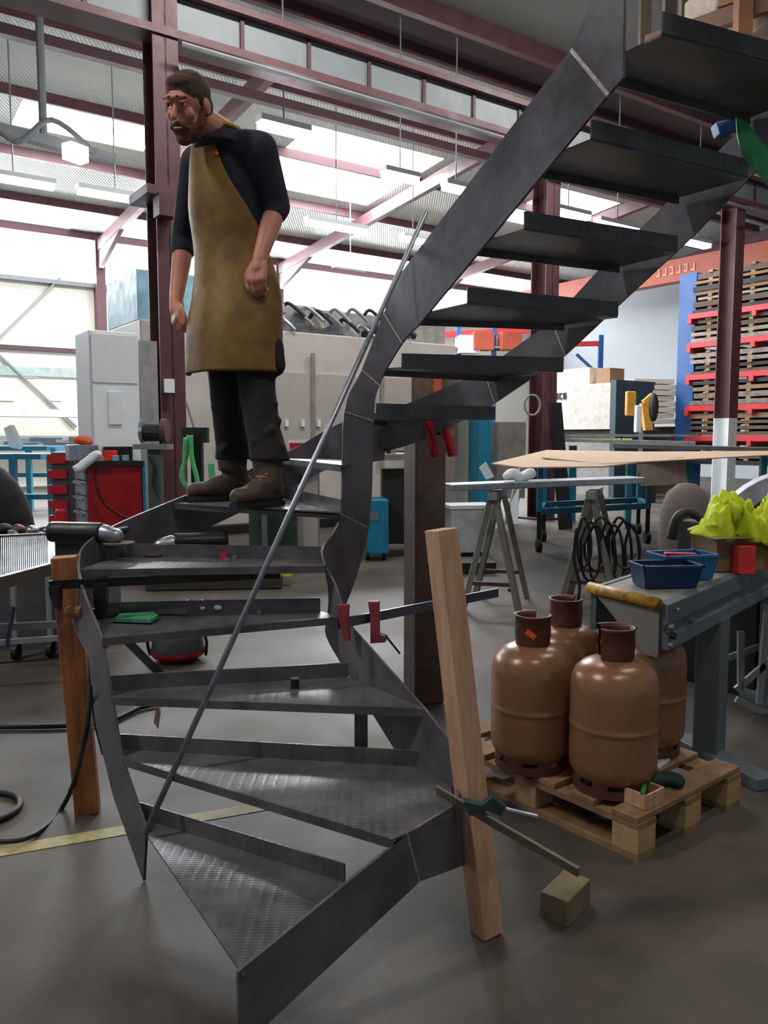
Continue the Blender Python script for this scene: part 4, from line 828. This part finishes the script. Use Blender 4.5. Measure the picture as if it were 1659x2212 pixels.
# ================================================================== LEFT: TOOL TROLLEY, TABLES, CLUTTER
a = P(193, 1200, 8.4)
TY = math.radians(31.6); R = Matrix.Rotation(TY, 3, 'Z')
def TT(x, y, z): return Vector((a0_.x, 8.4, 0)) + R @ Vector((x, y, z))
a0_ = a.copy()
t = thing('tool_trolley', 'red roller tool cabinet with grey drawers at left behind the timber prop', 'tool trolley', (a0_.x, 8.4, 0))
MB().box(TT(.29, .28, .59), (.56, .54, .96), TY).build('body', red_dark, t, bevel=.01)
MB().box(TT(.29, .28, 1.085), (.60, .58, .05), TY).build('top_tray', dark_m, t)
MB().box(TT(.59, .28, .6), (.03, .56, 1.0), TY).build('edge_frame', teal_m, t)
for k in range(6):
    z0 = .99 - k * .16
    d = MB().box(TT(-.005, .28, z0), (.03, .5, .145), TY).build('drawer', mat('drawer_grey', (130, 134, 146), .45), t, bevel=.005)
    MB().box(TT(-.035, .28, z0 + .05), (.03, .46, .022), TY).build('handle', bright_steel, d)
for (x, y) in ((.06, .06), (.5, .06), (.06, .5), (.5, .5)): MB().tube([TT(x - .02, y, .06), TT(x + .02, y, .06)], .06, 12).build('caster', dark_m, t)
MB().tube(curve([TT(.12, -.02, 1.1), TT(.08, -.03, .9), TT(.16, -.03, .68), TT(.36, -.03, .52), TT(.5, -.02, .5)]), .01, 6).build('hanging_cable', dark_m, t)
zt = 1.112
def tp(name, u, v, sz, m_, lb, cat, dz=0, back=.2):
    c = P(u, v, 8.4 + back); c.z = zt + sz[2] / 2 + dz
    return tag(MB().box(c, sz, TY).build(name, m_, bevel=.006), lb, cat)
c = P(176, 945, 8.75); tag(MB().ell((c.x, c.y, zt + .22), (.09, .08, .05)).ell((c.x + .06, c.y, zt + .2), (.07, .06, .04)).build('orange_rag', mat('orange_cloth', (220, 90, 50), .8), remesh=.012, smo=2), 'orange rag heaped on the metal parts tray', 'cloth')
tag(MB().box((c.x, c.y, zt + .085), (.30, .22, .17), TY).build('parts_tray', bright_steel, bevel=.006), 'metal parts box under the orange rag on the trolley', 'box')
tp('black_case', 252, 960, (.30, .16, .15), black_m, 'black tool case at the back of the trolley top', 'case', back=.45)
tp('red_case', 238, 970, (.13, .08, .11), mat('bright_red', (230, 40, 30), .5), 'bright red plastic case on the trolley top', 'case', back=.22)
tp('blue_tin', 249, 990, (.07, .06, .06), mat('tin_blue', (120, 160, 180), .4), 'pale blue tin before the red case', 'tin', back=.17)
tp('blue_tin', 270, 990, (.07, .06, .06), MATS['tin_blue'], 'pale blue tin at the right edge of the trolley', 'tin', back=.28)
tp('wood_scrap', 225, 985, (.08, .06, .05), wood, 'small wooden offcut on the trolley top', 'offcut', back=.2)
m_ = MB()
for k in range(7):
    c = P(170 + 6.5 * k, 1012 - 5 * k, 8.3 + .01 * k); m_.ell(c, (.06, .05, .045), Matrix.Rotation(k, 3, 'X'), 8, 6)
tag(m_.build('crumpled_paper', white_m, remesh=.014, smo=2), 'crumpled white paper hanging over the trolley corner', 'paper')
UT = ['leftmost', 'second from the left', 'third from the left', 'third from the right', 'second from the right', 'rightmost']
for k in range(6):
    c = P(228 + 5 * k, 950, 8.9); tag(MB().tube([Vector((c.x, c.y, zt)), Vector((c.x - .03 + .012 * k, c.y, zt + .27 + .05 * (k % 3)))], .012, 6).build('black_tool', black_m), UT[k] + ' of the black tool handles standing upright on the trolley', 'tool', 'upright tools on the trolley')
# second red tool chest behind left
t = thing('tool_chest', 'narrow red tool chest with dark frame left of the trolley', 'tool chest', P(140, 1150, 9.3))
a = P(142, 1000, 9.3)
MB().box((a.x, 9.3, .62), (.24, .4, 1.15), .2).build('body', mat('chest_dark', (76, 74, 84), .5), t, bevel=.01)
for k in range(6): MB().box((a.x - .01, 9.08, 1.12 - k * .17), (.2, .04, .1), .2).build('drawer', red_m, t)
tag(MB().box(P(132, 1120, 8.6), (.12, .12, .2), .3).build('red_can', red_m, bevel=.02), 'red fuel can beside the grinding gear at left', 'can')
# blue steel tables by the wall
for k, (u0, u1, v, Y, lb) in enumerate(((-120, 115, 985, 12.2, 'teal steel welding table at the left edge'), (-60, 122, 968, 15.5, 'long low teal table before the cream wall'))):
    t = thing('steel_table', lb, 'table', P((u0 + u1) / 2, v, Y))
    MB().beam(P(u0, v, Y), P(u1, v, Y), .9, .08).build('top', teal_m, t)
    for (u, dy) in ((u0 + 15, -.4), (u1 - 6, -.4), (u0 + 15, .4), (u1 - 6, .4), ((u0 + u1) / 2 + 30, -.4)):
        a = P(u, v, Y + dy); MB().beam((a.x, a.y, 0), (a.x, a.y, a.z), .09, .09).build('leg', teal_m, t)
    MB().beam(P(u0, v + 88 - 30 * k, Y + .3), P(u1, v + 88 - 30 * k, Y + .3), .08, .08).build('stretcher', teal_m, t)
for k in range(7):
    a = P(10 + 28 * k, 957 - (k % 3) * 4, 15.3); tag(MB().beam(a, a + Vector((.6, .05, 0)), .08, .06 + .03 * (k % 2)).build('steel_profile', [grey_paint, machine_grey, bright_steel][k % 3]), ['leftmost', 'second', 'third', 'middle', 'third from the right', 'second from the right', 'rightmost'][k] + ' pale steel profile on the long low table', 'profile', 'profiles on the long low table')
tag(MB().prism([P(8, 925, 12), P(22, 918, 12), P(42, 960, 12), P(38, 970, 12), P(20, 966, 12)], (.05, .02, 0)).build('white_sheet', white_m), 'tilted white sheet standing on the left welding table', 'sheet')
tag(MB().hbox(2.0, 8.0, 22.0, 22.6, 1.3, 1.4).build('long_profile', grey_paint), 'long grey profile stored before the cream wall', 'profile')
tag(MB().hbox(1.0, 9.0, 22.6, 23.4, 1.9, 2.1).build('long_shelf', mat('shelf_pale', (190, 196, 190), .5)), 'long pale shelf before the cream wall', 'shelf')
# black draped jacket / shape at left edge
m_ = MB(); a = P(5, 1090, 5.6)
m_.ell((a.x - .02, 5.6, .78), (.22, .2, .42), Matrix.Rotation(-.25, 3, 'Y')).ell((a.x + .08, 5.55, .62), (.12, .15, .28), Matrix.Rotation(-.4, 3, 'Y'))
m_.box((a.x - .05, 5.6, .25), (.25, .25, .5))
tag(m_.build('draped_jacket', mat('black_cloth', (20, 20, 30), .85), remesh=.02, smo=4), 'black jacket draped over a stool at the left edge', 'jacket')
# grating conveyor table at left
t = thing('grating_table', 'grey steel grating table on casters at the left edge', 'table', P(40, 1300, 3.9))
gm = mat('grating_steel', (84, 90, 98), .55, .3)
z_ = .80
g0, g1, g2, g3 = G(-260, 1330, z_), G(112, 1228, z_), G(112, 1160, z_), G(-200, 1175, z_)
for (x, y) in ((g0, g1), (g1, g2), (g2, g3), (g3, g0)): MB().beam(x, y, .03, .05).build('frame_bar', mat('grating_frame', (96, 88, 80), .5, .2), t)
for k in range(70):
    f = k / 69; a = g0.lerp(g1, f); b_ = g3.lerp(g2, f); MB().beam(a, b_, .005, .03).build('grating_bar', gm, t)
for (u, v) in ((35, 1395), (110, 1390), (-120, 1400)):
    a = G(u, v + 12, .05); MB().tube([a + Vector((-.015, 0, 0)), a + Vector((.015, 0, 0))], .05, 14).build('caster', dark_m, t)
    MB().beam(a, Vector((a.x, a.y, z_)), .03, .03).build('leg', grey_paint, t)
MB().beam(G(-100, 1360, .3), G(200, 1345, .3), .03, .04).build('lower_bar', grey_paint, t)
MB().beam(G(-100, 1395, .14), G(240, 1370, .14), .03, .03).build('lower_bar', grey_paint, t)
tag(MB().tube(curve([P(30, 1310, 3.6), P(25, 1340, 3.6), P(18, 1370, 3.6), P(17, 1398, 3.6)]), .01, 6).build('bent_pipe', mat('blue_grey_pipe', (70, 76, 110), .5)), 'short bent blue grey pipe hanging below the grating table', 'pipe')
for k in range(9):
    a = P(8 + 15 * k, 1142 + (k * 13) % 24, 5.05 + .05 * k)
    tag(MB().ell(a, (.05, .05, .035), Matrix.Rotation(k, 3, 'Z'), 10, 8).build('metal_offcut', [dark_m, bright_steel, gas_dark][k % 3], smooth=True), ['leftmost', 'second', 'third', 'fourth', 'middle', 'fourth from the right', 'third from the right', 'second from the right', 'rightmost'][k] + ' metal offcut in the heap beyond the grating table', 'offcut', 'offcuts heaped beyond the grating table')
tag(MB().box((P(60, 1180, 5.2).x, 5.3, .72), (1.2, .5, .05), .1).build('offcut_shelf', dark_m), 'dark shelf carrying the heap of metal offcuts', 'shelf')
MB_ = MB().box((P(60, 1180, 5.2).x, 5.3, .35), (1.0, .4, .7), .1)
tag(MB_.build('shelf_cabinet', mat('cab_dim', (70, 72, 76), .6)), 'grey cabinet under the heap of metal offcuts', 'cabinet')
# low dolly below the fourth tread
a = G(385, 1425)
t = thing('vacuum_base', 'dark round workshop vacuum base with red rim on the floor', 'vacuum', a)
MB().lathe((a.x, a.y, 0), [(0, .03), (.15, .03), (.165, .05), (.165, .07)], 24).build('rim', red_dark, t)
MB().lathe((a.x, a.y, 0), [(.16, .07), (.15, .14), (.12, .2), (0, .22)], 24).build('tub', mat('vac_grey', (60, 60, 62), .4), t, smooth=True)
for s_ in (-1, 1): MB().tube(curve([(a.x + s_ * .17, a.y, .03), (a.x + s_ * .18, a.y - .02, .12), (a.x + s_ * .15, a.y - .02, .24)]), .01, 6).build('handle', dark_m, t)
# low clutter behind: pallet of parts
t = thing('parts_pallet', 'dark low pallet of mixed parts on the floor behind the stairs', 'pallet', G(470, 1270))
a = G(470, 1262); MB().box((a.x, a.y, .06), (1.2, .6, .1), .1).build('deck', mat('dark_pallet', (60, 54, 48), .8), t)
for k, (u, mm, lb) in enumerate(((320, clear_m, 'crumpled clear bag on the dark parts pallet'), (452, mat('cream_tray', (216, 196, 150), .6), 'cream plastic trough on the dark parts pallet'), (515, machine_grey, 'small grey tin on the dark parts pallet'), (618, mat('lemon', (214, 206, 40), .6), 'small yellow cap on the floor behind the stairs'), (570, orange_m, 'orange scrap on the floor behind the stairs'))):
    a = P(u, 1240, 7.4); 
    if k == 1: tag(MB().prism([P(422, 1228, 7.4), P(484, 1228, 7.4), P(470, 1247, 7.4), P(440, 1247, 7.4)], (0, .2, 0)).build('trough', mm), lb, 'trough')
    else: tag(MB().box(P(u, 1238, 7.4), (.11, .1, .06), k).build('small_item', mm, bevel=.01), lb, 'item')
# cables
tag(MB().tube(curve([P(192, 1335, 2.7), P(196, 1450, 2.66), P(183, 1600, 2.6), G(140, 1735, .02), G(60, 1810, .015), G(-60, 1815, .015)], 8), .009, 8).build('welding_cable', hose_m, smooth=True), 'black welding cable hanging from the left prop and trailing away left', 'cable')
tag(MB().tube(curve([G(-80, 1570, .015), G(20, 1570, .015), G(140, 1568, .015), G(230, 1560, .015), G(300, 1530, .015), G(345, 1520, .015)], 8), .012, 8).build('floor_hose', hose_m, smooth=True), 'black hose lying across the floor behind the left prop', 'hose')
tag(MB().tube(curve([G(-60, 1775, .012), G(0, 1770, .012), G(40, 1745, .012), G(38, 1722, .012), G(0, 1712, .012), G(-60, 1715, .012)], 8), .012, 8).build('floor_cable', hose_m, smooth=True), 'looped black cable end on the floor at the left edge', 'cable')
tag(MB().tube(curve([P(196, 1480, 2.55), P(205, 1560, 2.6), P(222, 1630, 2.6)], 6), .004, 6).build('thin_wire', hose_m), 'thin wire hanging along the left stringer', 'wire')
# ================================================================== THE WORKER
skin = mat('skin', (196, 132, 112), .55, 0, .08, 12)
hair_m = mat('brown_hair', (74, 50, 38), .8, 0, .3, 60, .4, 200)
beard_m = mat('brown_beard', (104, 66, 46), .85, 0, .25, 80, .4, 220)
shirt_m = mat('dark_navy_jersey', (38, 38, 52), .85, 0, .12, 8, .2, 60)
apron_m = mat('mustard_leather', (150, 116, 44), .6, 0, 0, 3.2, .15, 16, rgb2=(96, 66, 36))
trouser_m = mat('black_work_trousers', (34, 29, 31), .85, 0, .3, 7, .25, 30)
boot_m = mat('worn_brown_leather', (68, 50, 40), .65, 0, .3, 9, .2, 50)
ZS = 1.083
F = Vector((-.62, -.785, 0)).normalized(); LV = Vector((-F.y, F.x, 0)); UP = Vector((0, 0, 1))
man = thing('person', 'bearded person in mustard leather apron and black jersey standing on a stair tread', 'person', (-.62, 3.42, ZS))
neck = P(484, 292, 3.40); headc = P(407, 232, 3.24)
lsh, lel, lwr = P(562, 322, 3.32), P(597, 446, 3.40), P(560, 562, 3.28)
rsh, rel, rwr = P(424, 352, 3.60), P(398, 520, 3.72), P(380, 655, 3.56)
lhip, rhip = P(548, 640, 3.42), P(474, 640, 3.56)
lkn, rkn = P(556, 850, 3.37), P(492, 850, 3.50)
lan, ran = P(578, 1020, 3.34), P(502, 1012, 3.62)
lan.z = ZS + .13; ran.z = ZS + .13
# head frame
hf = Vector((-.34, -.82, -.40)).normalized(); hu = (UP + LV * .10 - F * -.0); hu = (hu - hf * hu.dot(hf)).normalized(); hl = hu.cross(hf).normalized()
if hl.dot(LV) < 0: hl = -hl
def HD(l, f, u): return headc + hl * l + hf * f + hu * u
HR = Matrix((hl, hf, hu)).transposed()
b = MB()
b.ell(HD(0, -.008, .03), (.073, .093, .085), HR).ell(HD(0, .022, -.045), (.055, .062, .07), HR).ell(HD(0, .055, -.09), (.032, .03, .026), HR)
b.cap(HD(0, .088, .012), HD(0, .108, -.022), .009, .014).ell(HD(0, .082, .042), (.052, .014, .012), HR)
for s_ in (-1, 1):
    b.ell(HD(s_ * .040, .062, -.02), (.022, .018, .020), HR).ell(HD(s_ * .076, -.012, -.002), (.010, .02, .032), HR)
cc0 = (lsh + rsh) / 2
b.cap(HD(0, -.03, -.03), neck + F * .0 + Vector((0, 0, .0)), .056, .06)
b.cap(neck, cc0 - UP * .04 - F * .01, .060, .075)
chest = (lsh + rsh) / 2 - UP * .14
waist = P(503, 545, 3.48); pelv = (lhip + rhip) / 2
b.loft([(neck - UP * .03, LV * .07, F * .05), ((lsh + rsh) / 2 - UP * .03, LV * .14, F * .07), (chest, LV * .15, F * .095), (waist, LV * .13, F * .085), (pelv, LV * .15, F * .1), (pelv - UP * .1, LV * .12, F * .08)])
for (s_, e_, w_) in ((lsh, lel, lwr), (rsh, rel, rwr)):
    b.cap(s_, e_, .05, .043); b.cap(e_, e_.lerp(w_, .35), .042, .043); b.cap(e_.lerp(w_, .35), w_, .043, .029)
for (h_, k_, a_) in ((lhip, lkn, lan), (rhip, rkn, ran)):
    b.cap(h_, k_, .08, .055); b.cap(k_, a_, .052, .035)
# hands: loosely curled, five separate fingers
def hand(wr, d, across, back, side):   # d: towards fingers, across: towards the thumb side, back: out of the back of the hand
    d = d.normalized(); back = (back - d * back.dot(d)).normalized(); across = d.cross(back) * side
    b.cap(wr - d * .01, wr + d * .035, .027, .027)
    for k in range(4):
        o_ = across * (.030 - .020 * k); kn = wr + d * (.088 - .004 * abs(k - 1)) + o_
        b.cap(wr + d * .02 + o_ * .7, kn, .017, .0135)
        L1 = (.040, .044, .041, .032)[k]
        m1 = kn + d * L1 * .75 - back * L1 * .55; m2 = m1 + d * L1 * .15 - back * L1 * .65; m3 = m2 - d * L1 * .30 - back * L1 * .30
        b.cap(kn, m1, .0105, .0095); b.cap(m1, m2, .0095, .0085); b.cap(m2, m3, .0085, .0075)
    t0 = wr + d * .02 + across * .022; t1 = t0 + d * .035 + across * .026 - back * .012; t2 = t1 + d * .030 + across * .004 - back * .012; t3 = t2 + d * .022 - across * .008 - back * .006
    b.cap(t0, t1, .016, .012); b.cap(t1, t2, .012, .0105); b.cap(t2, t3, .0105, .009)
hand(lwr, P(548, 640, 3.24) - lwr, -hl, Vector((-.25, -1, .25)), 1)
hand(rwr, P(381, 735, 3.50) - rwr, hl, Vector((-.8, -.45, 0)), -1)
body = b.build('body', skin, man, remesh=.0052, smo=4)
# eyes, brows, mouth, beard, hair
eye_w = mat('eye_white', (220, 214, 208), .3); iris_m = mat('dark_iris', (34, 24, 20), .3)
for s_ in (-1, 1):
    e_ = MB().ell(HD(s_ * .031, .079, .016), (.0105, .0085, .0050), HR).build('eye', eye_w, man, smooth=True)
    MB().ell(HD(s_ * .031, .0862, .015), (.0058, .004, .0058), HR).build('iris', iris_m, e_, smooth=True)
    MB().ell(HD(s_ * .031, .081, .026), (.017, .011, .006), HR).build('eyelid', skin, man, smooth=True)
    MB().cap(HD(s_ * .016, .092, .044), HD(s_ * .050, .080, .038), .0042, .003).build('eyebrow', hair_m, man, smooth=True)
bd_ = MB().ell(HD(0, .028, -.072), (.060, .060, .054), HR).ell(HD(0, .062, -.102), (.034, .030, .028), HR)
for s_ in (-1, 1): bd_.cap(HD(s_ * .055, .028, -.06), HD(s_ * .070, .0, -.005), .018, .010); bd_.cap(HD(s_ * .004, .096, -.046), HD(s_ * .034, .082, -.062), .009, .010)
bd_.build('beard', beard_m, man, remesh=.005, smo=3)
mo = MB().ell(HD(0, .089, -.064), (.026, .010, .008), HR).build('mouth', mat('lips', (120, 56, 54), .5), man, smooth=True)
MB().ell(HD(0, .096, -.061), (.020, .005, .0035), HR).build('teeth', eye_w, mo, smooth=True)
h_ = MB().ell(HD(0, -.018, .046), (.080, .098, .084), HR).ell(HD(0, -.045, .0), (.074, .068, .07), HR).ell(HD(0, .022, .088), (.060, .055, .030), HR)
for s_ in (-1, 1): h_.cap(HD(s_ * .068, .012, .045), HD(s_ * .073, .014, .005), .012, .006)
h_.build('hair', hair_m, man, remesh=.005, smo=2)
# jersey
j = MB()
j.loft([(neck + UP * .03 - F * .005, LV * .066, F * .066), (neck + UP * .0, LV * .085, F * .088), (neck - UP * .05 + F * .01, LV * .125, F * .112), ((lsh + rsh) / 2 - UP * .015, LV * .165, F * .118), (chest, LV * .178, F * .118), (waist, LV * .152, F * .105), (pelv, LV * .165, F * .115), (pelv - UP * .05, LV * .165, F * .115)])
for (s_, e_, w_, f_) in ((lsh, lel, lwr, .10), (rsh, rel, rwr, .16)):
    j.cap(s_ - UP * .005, s_.lerp(e_, .5), .070, .064); j.cap(s_.lerp(e_, .5), e_, .064, .058); j.cap(e_, e_.lerp(w_, f_), .059, .054)
    sd_ = (s_ - neck) * .55 + neck; j.cap(sd_ + UP * -.015, s_, .066, .070)
j.build('jersey', shirt_m, man, remesh=.008, smo=5)
# trousers
j = MB()
j.loft([(pelv + UP * .06, LV * .150, F * .105), (pelv, LV * .168, F * .12), (pelv - UP * .1, LV * .168, F * .12), (pelv - UP * .17, LV * .13, F * .1)])
rr = random.Random(5)
for (h_, k_, a_) in ((lhip, lkn, lan), (rhip, rkn, ran)):
    j.cap(h_, k_, .088, .076); cf = a_ + UP * .06
    j.cap(k_, k_.lerp(cf, .55), .078, .072); j.loft([(k_.lerp(cf, .5), LV * .070, F * .074), (k_.lerp(cf, .8) - F * .01, LV * .074, F * .080), (cf - F * .015, LV * .080, F * .088), (cf - F * .015 - UP * .01, LV * .078, F * .086)])
    for q in range(9):
        c_ = k_.lerp(cf, -.15 + .13 * q); an = rr.uniform(0, 6.28); x = LV * math.cos(an) + F * math.sin(an)
        j.cap(c_ + x * .062 + UP * .02, c_ + (LV * math.cos(an + 1.2) + F * math.sin(an + 1.2)) * .064 - UP * .03, .022, .016)
# bulging side pocket
j.cap(P(592, 745, 3.36), P(594, 790, 3.36), .04, .045)
j.build('trousers', trouser_m, man, remesh=.009, smo=3)
# boots
def boot(an, toe, heel):
    d = (toe - heel).normalized(); s_ = Vector((-d.y, d.x, 0)); z0 = ZS
    def at(f, s, z): 
        p = heel.lerp(toe, f) + s_ * s; return Vector((p.x, p.y, z0 + z))
    m_ = MB(); m_.loft([(at(-.02, 0, .055), s_ * .02, UP * .03), (at(.03, 0, .055), s_ * .038, UP * .05), (at(.25, 0, .062), s_ * .040, UP * .056), (at(.5, 0, .055), s_ * .043, UP * .047), (at(.75, 0, .046), s_ * .052, UP * .038), (at(.92, 0, .045), s_ * .044, UP * .034), (at(1.0, 0, .04), s_ * .022, UP * .022)])
    m_.cap(at(.22, 0, .08), Vector((an.x, an.y, z0 + .17)), .052, .060); m_.loft([(Vector((an.x, an.y, z0 + .13)), s_ * .056, d * .062), (Vector((an.x, an.y, z0 + .19)), s_ * .062, d * .068)])
    m_.cap(at(.35, 0, .085), at(.6, 0, .065), .040, .036)
    o = m_.build('boot', boot_m, man, remesh=.006, smo=3)
    sl = MB(); pts = [at(f, s, 0) for f, s in ((-.03, -.02), (.02, -.038), (.3, -.036), (.5, -.042), (.75, -.054), (.92, -.046), (1.01, -.02), (1.01, .02), (.92, .046), (.75, .054), (.5, .042), (.3, .036), (.02, .038), (-.03, .02))]
    sl.prism(pts, (0, 0, .022)); sl.build('sole', dark_m, o)
    for k in range(4): c_ = at(.36 + .07 * k, 0, .13 - .012 * k - .0); MB().cap(c_ - s_ * .022, c_ + s_ * .022, .004, .004, 6).build('lace', mat('tan_lace', (150, 120, 90), .8), o)
boot(lan, Vector((-.585, 3.14, 0)), Vector((-.435, 3.36, 0)))
boot(ran, Vector((-.86, 3.53, 0)), Vector((-.60, 3.66, 0)))
# leather apron: a sheet wrapped round the front
def arow(c, hw, hd, a0, a1, n=26, fold=0.0):
    out = []
    for k in range(n + 1):
        a = a0 + (a1 - a0) * k / n; r_ = 1 + fold * math.sin(a * 5.0)
        out.append(c + (LV * math.sin(a) * hw + F * math.cos(a) * hd) * r_)
    return out
bibt = P(465, 318, 3.38) ; cc = (lsh + rsh) / 2
def mid(a, b, t): return a.lerp(b, t)
rows = [arow(cc + UP * .035 + F * .012, .150, .128, -.50, .46), arow(cc - UP * .04 + F * .006, .165, .136, -.62, .55), arow(cc - UP * .12, .178, .140, -.85, .72), arow(chest - UP * .06, .190, .142, -1.15, 1.0), arow(mid(chest, waist, .6), .186, .140, -1.4, 1.4, fold=.01),
        arow(waist, .180, .134, -1.55, 1.75, fold=.015), arow(mid(waist, pelv, .5) + LV * .012, .195, .150, -1.55, 1.95, fold=.02), arow(pelv + LV * .015, .215, .165, -1.5, 2.0, fold=.03), arow(pelv - UP * .12 + F * .015 + LV * .015, .224, .186, -1.45, 2.0, fold=.035), arow(pelv - UP * .24 + F * .02 + LV * .018, .222, .192, -1.3, 1.97, fold=.04), arow(pelv - UP * .335 + F * .02 + LV * .02, .222, .195, -1.22, 1.9, fold=.045)]
m_ = MB(); n_ = len(rows[0]); vs = [p for r_ in rows for p in r_]
m_.faces(vs, [(i * n_ + k, i * n_ + k + 1, (i + 1) * n_ + k + 1, (i + 1) * n_ + k) for i in range(len(rows) - 1) for k in range(n_ - 1)])
ap = m_.build('apron', apron_m, man, smooth=True, solid=.004)
md = ap.modifiers.new('sub', 'SUBSURF'); md.levels = 1; md.render_levels = 1
for k_ in (0, -1):
    MB().tube(curve([rows[0][k_] - F * .0, rows[0][k_].lerp(neck + LV * (.075 if k_ else -.075), .5) + UP * .03 + F * .012, neck + LV * (.082 if k_ else -.082) + UP * .005, neck - F * .085 - UP * .01]), .009, 8).build('neck_strap', mat('yellow_strap', (180, 140, 50), .6), ap, smooth=True)
MB().box(rows[1][-1] + F * .004, (.012, .008, .012)).build('orange_tab', orange_dot, ap)
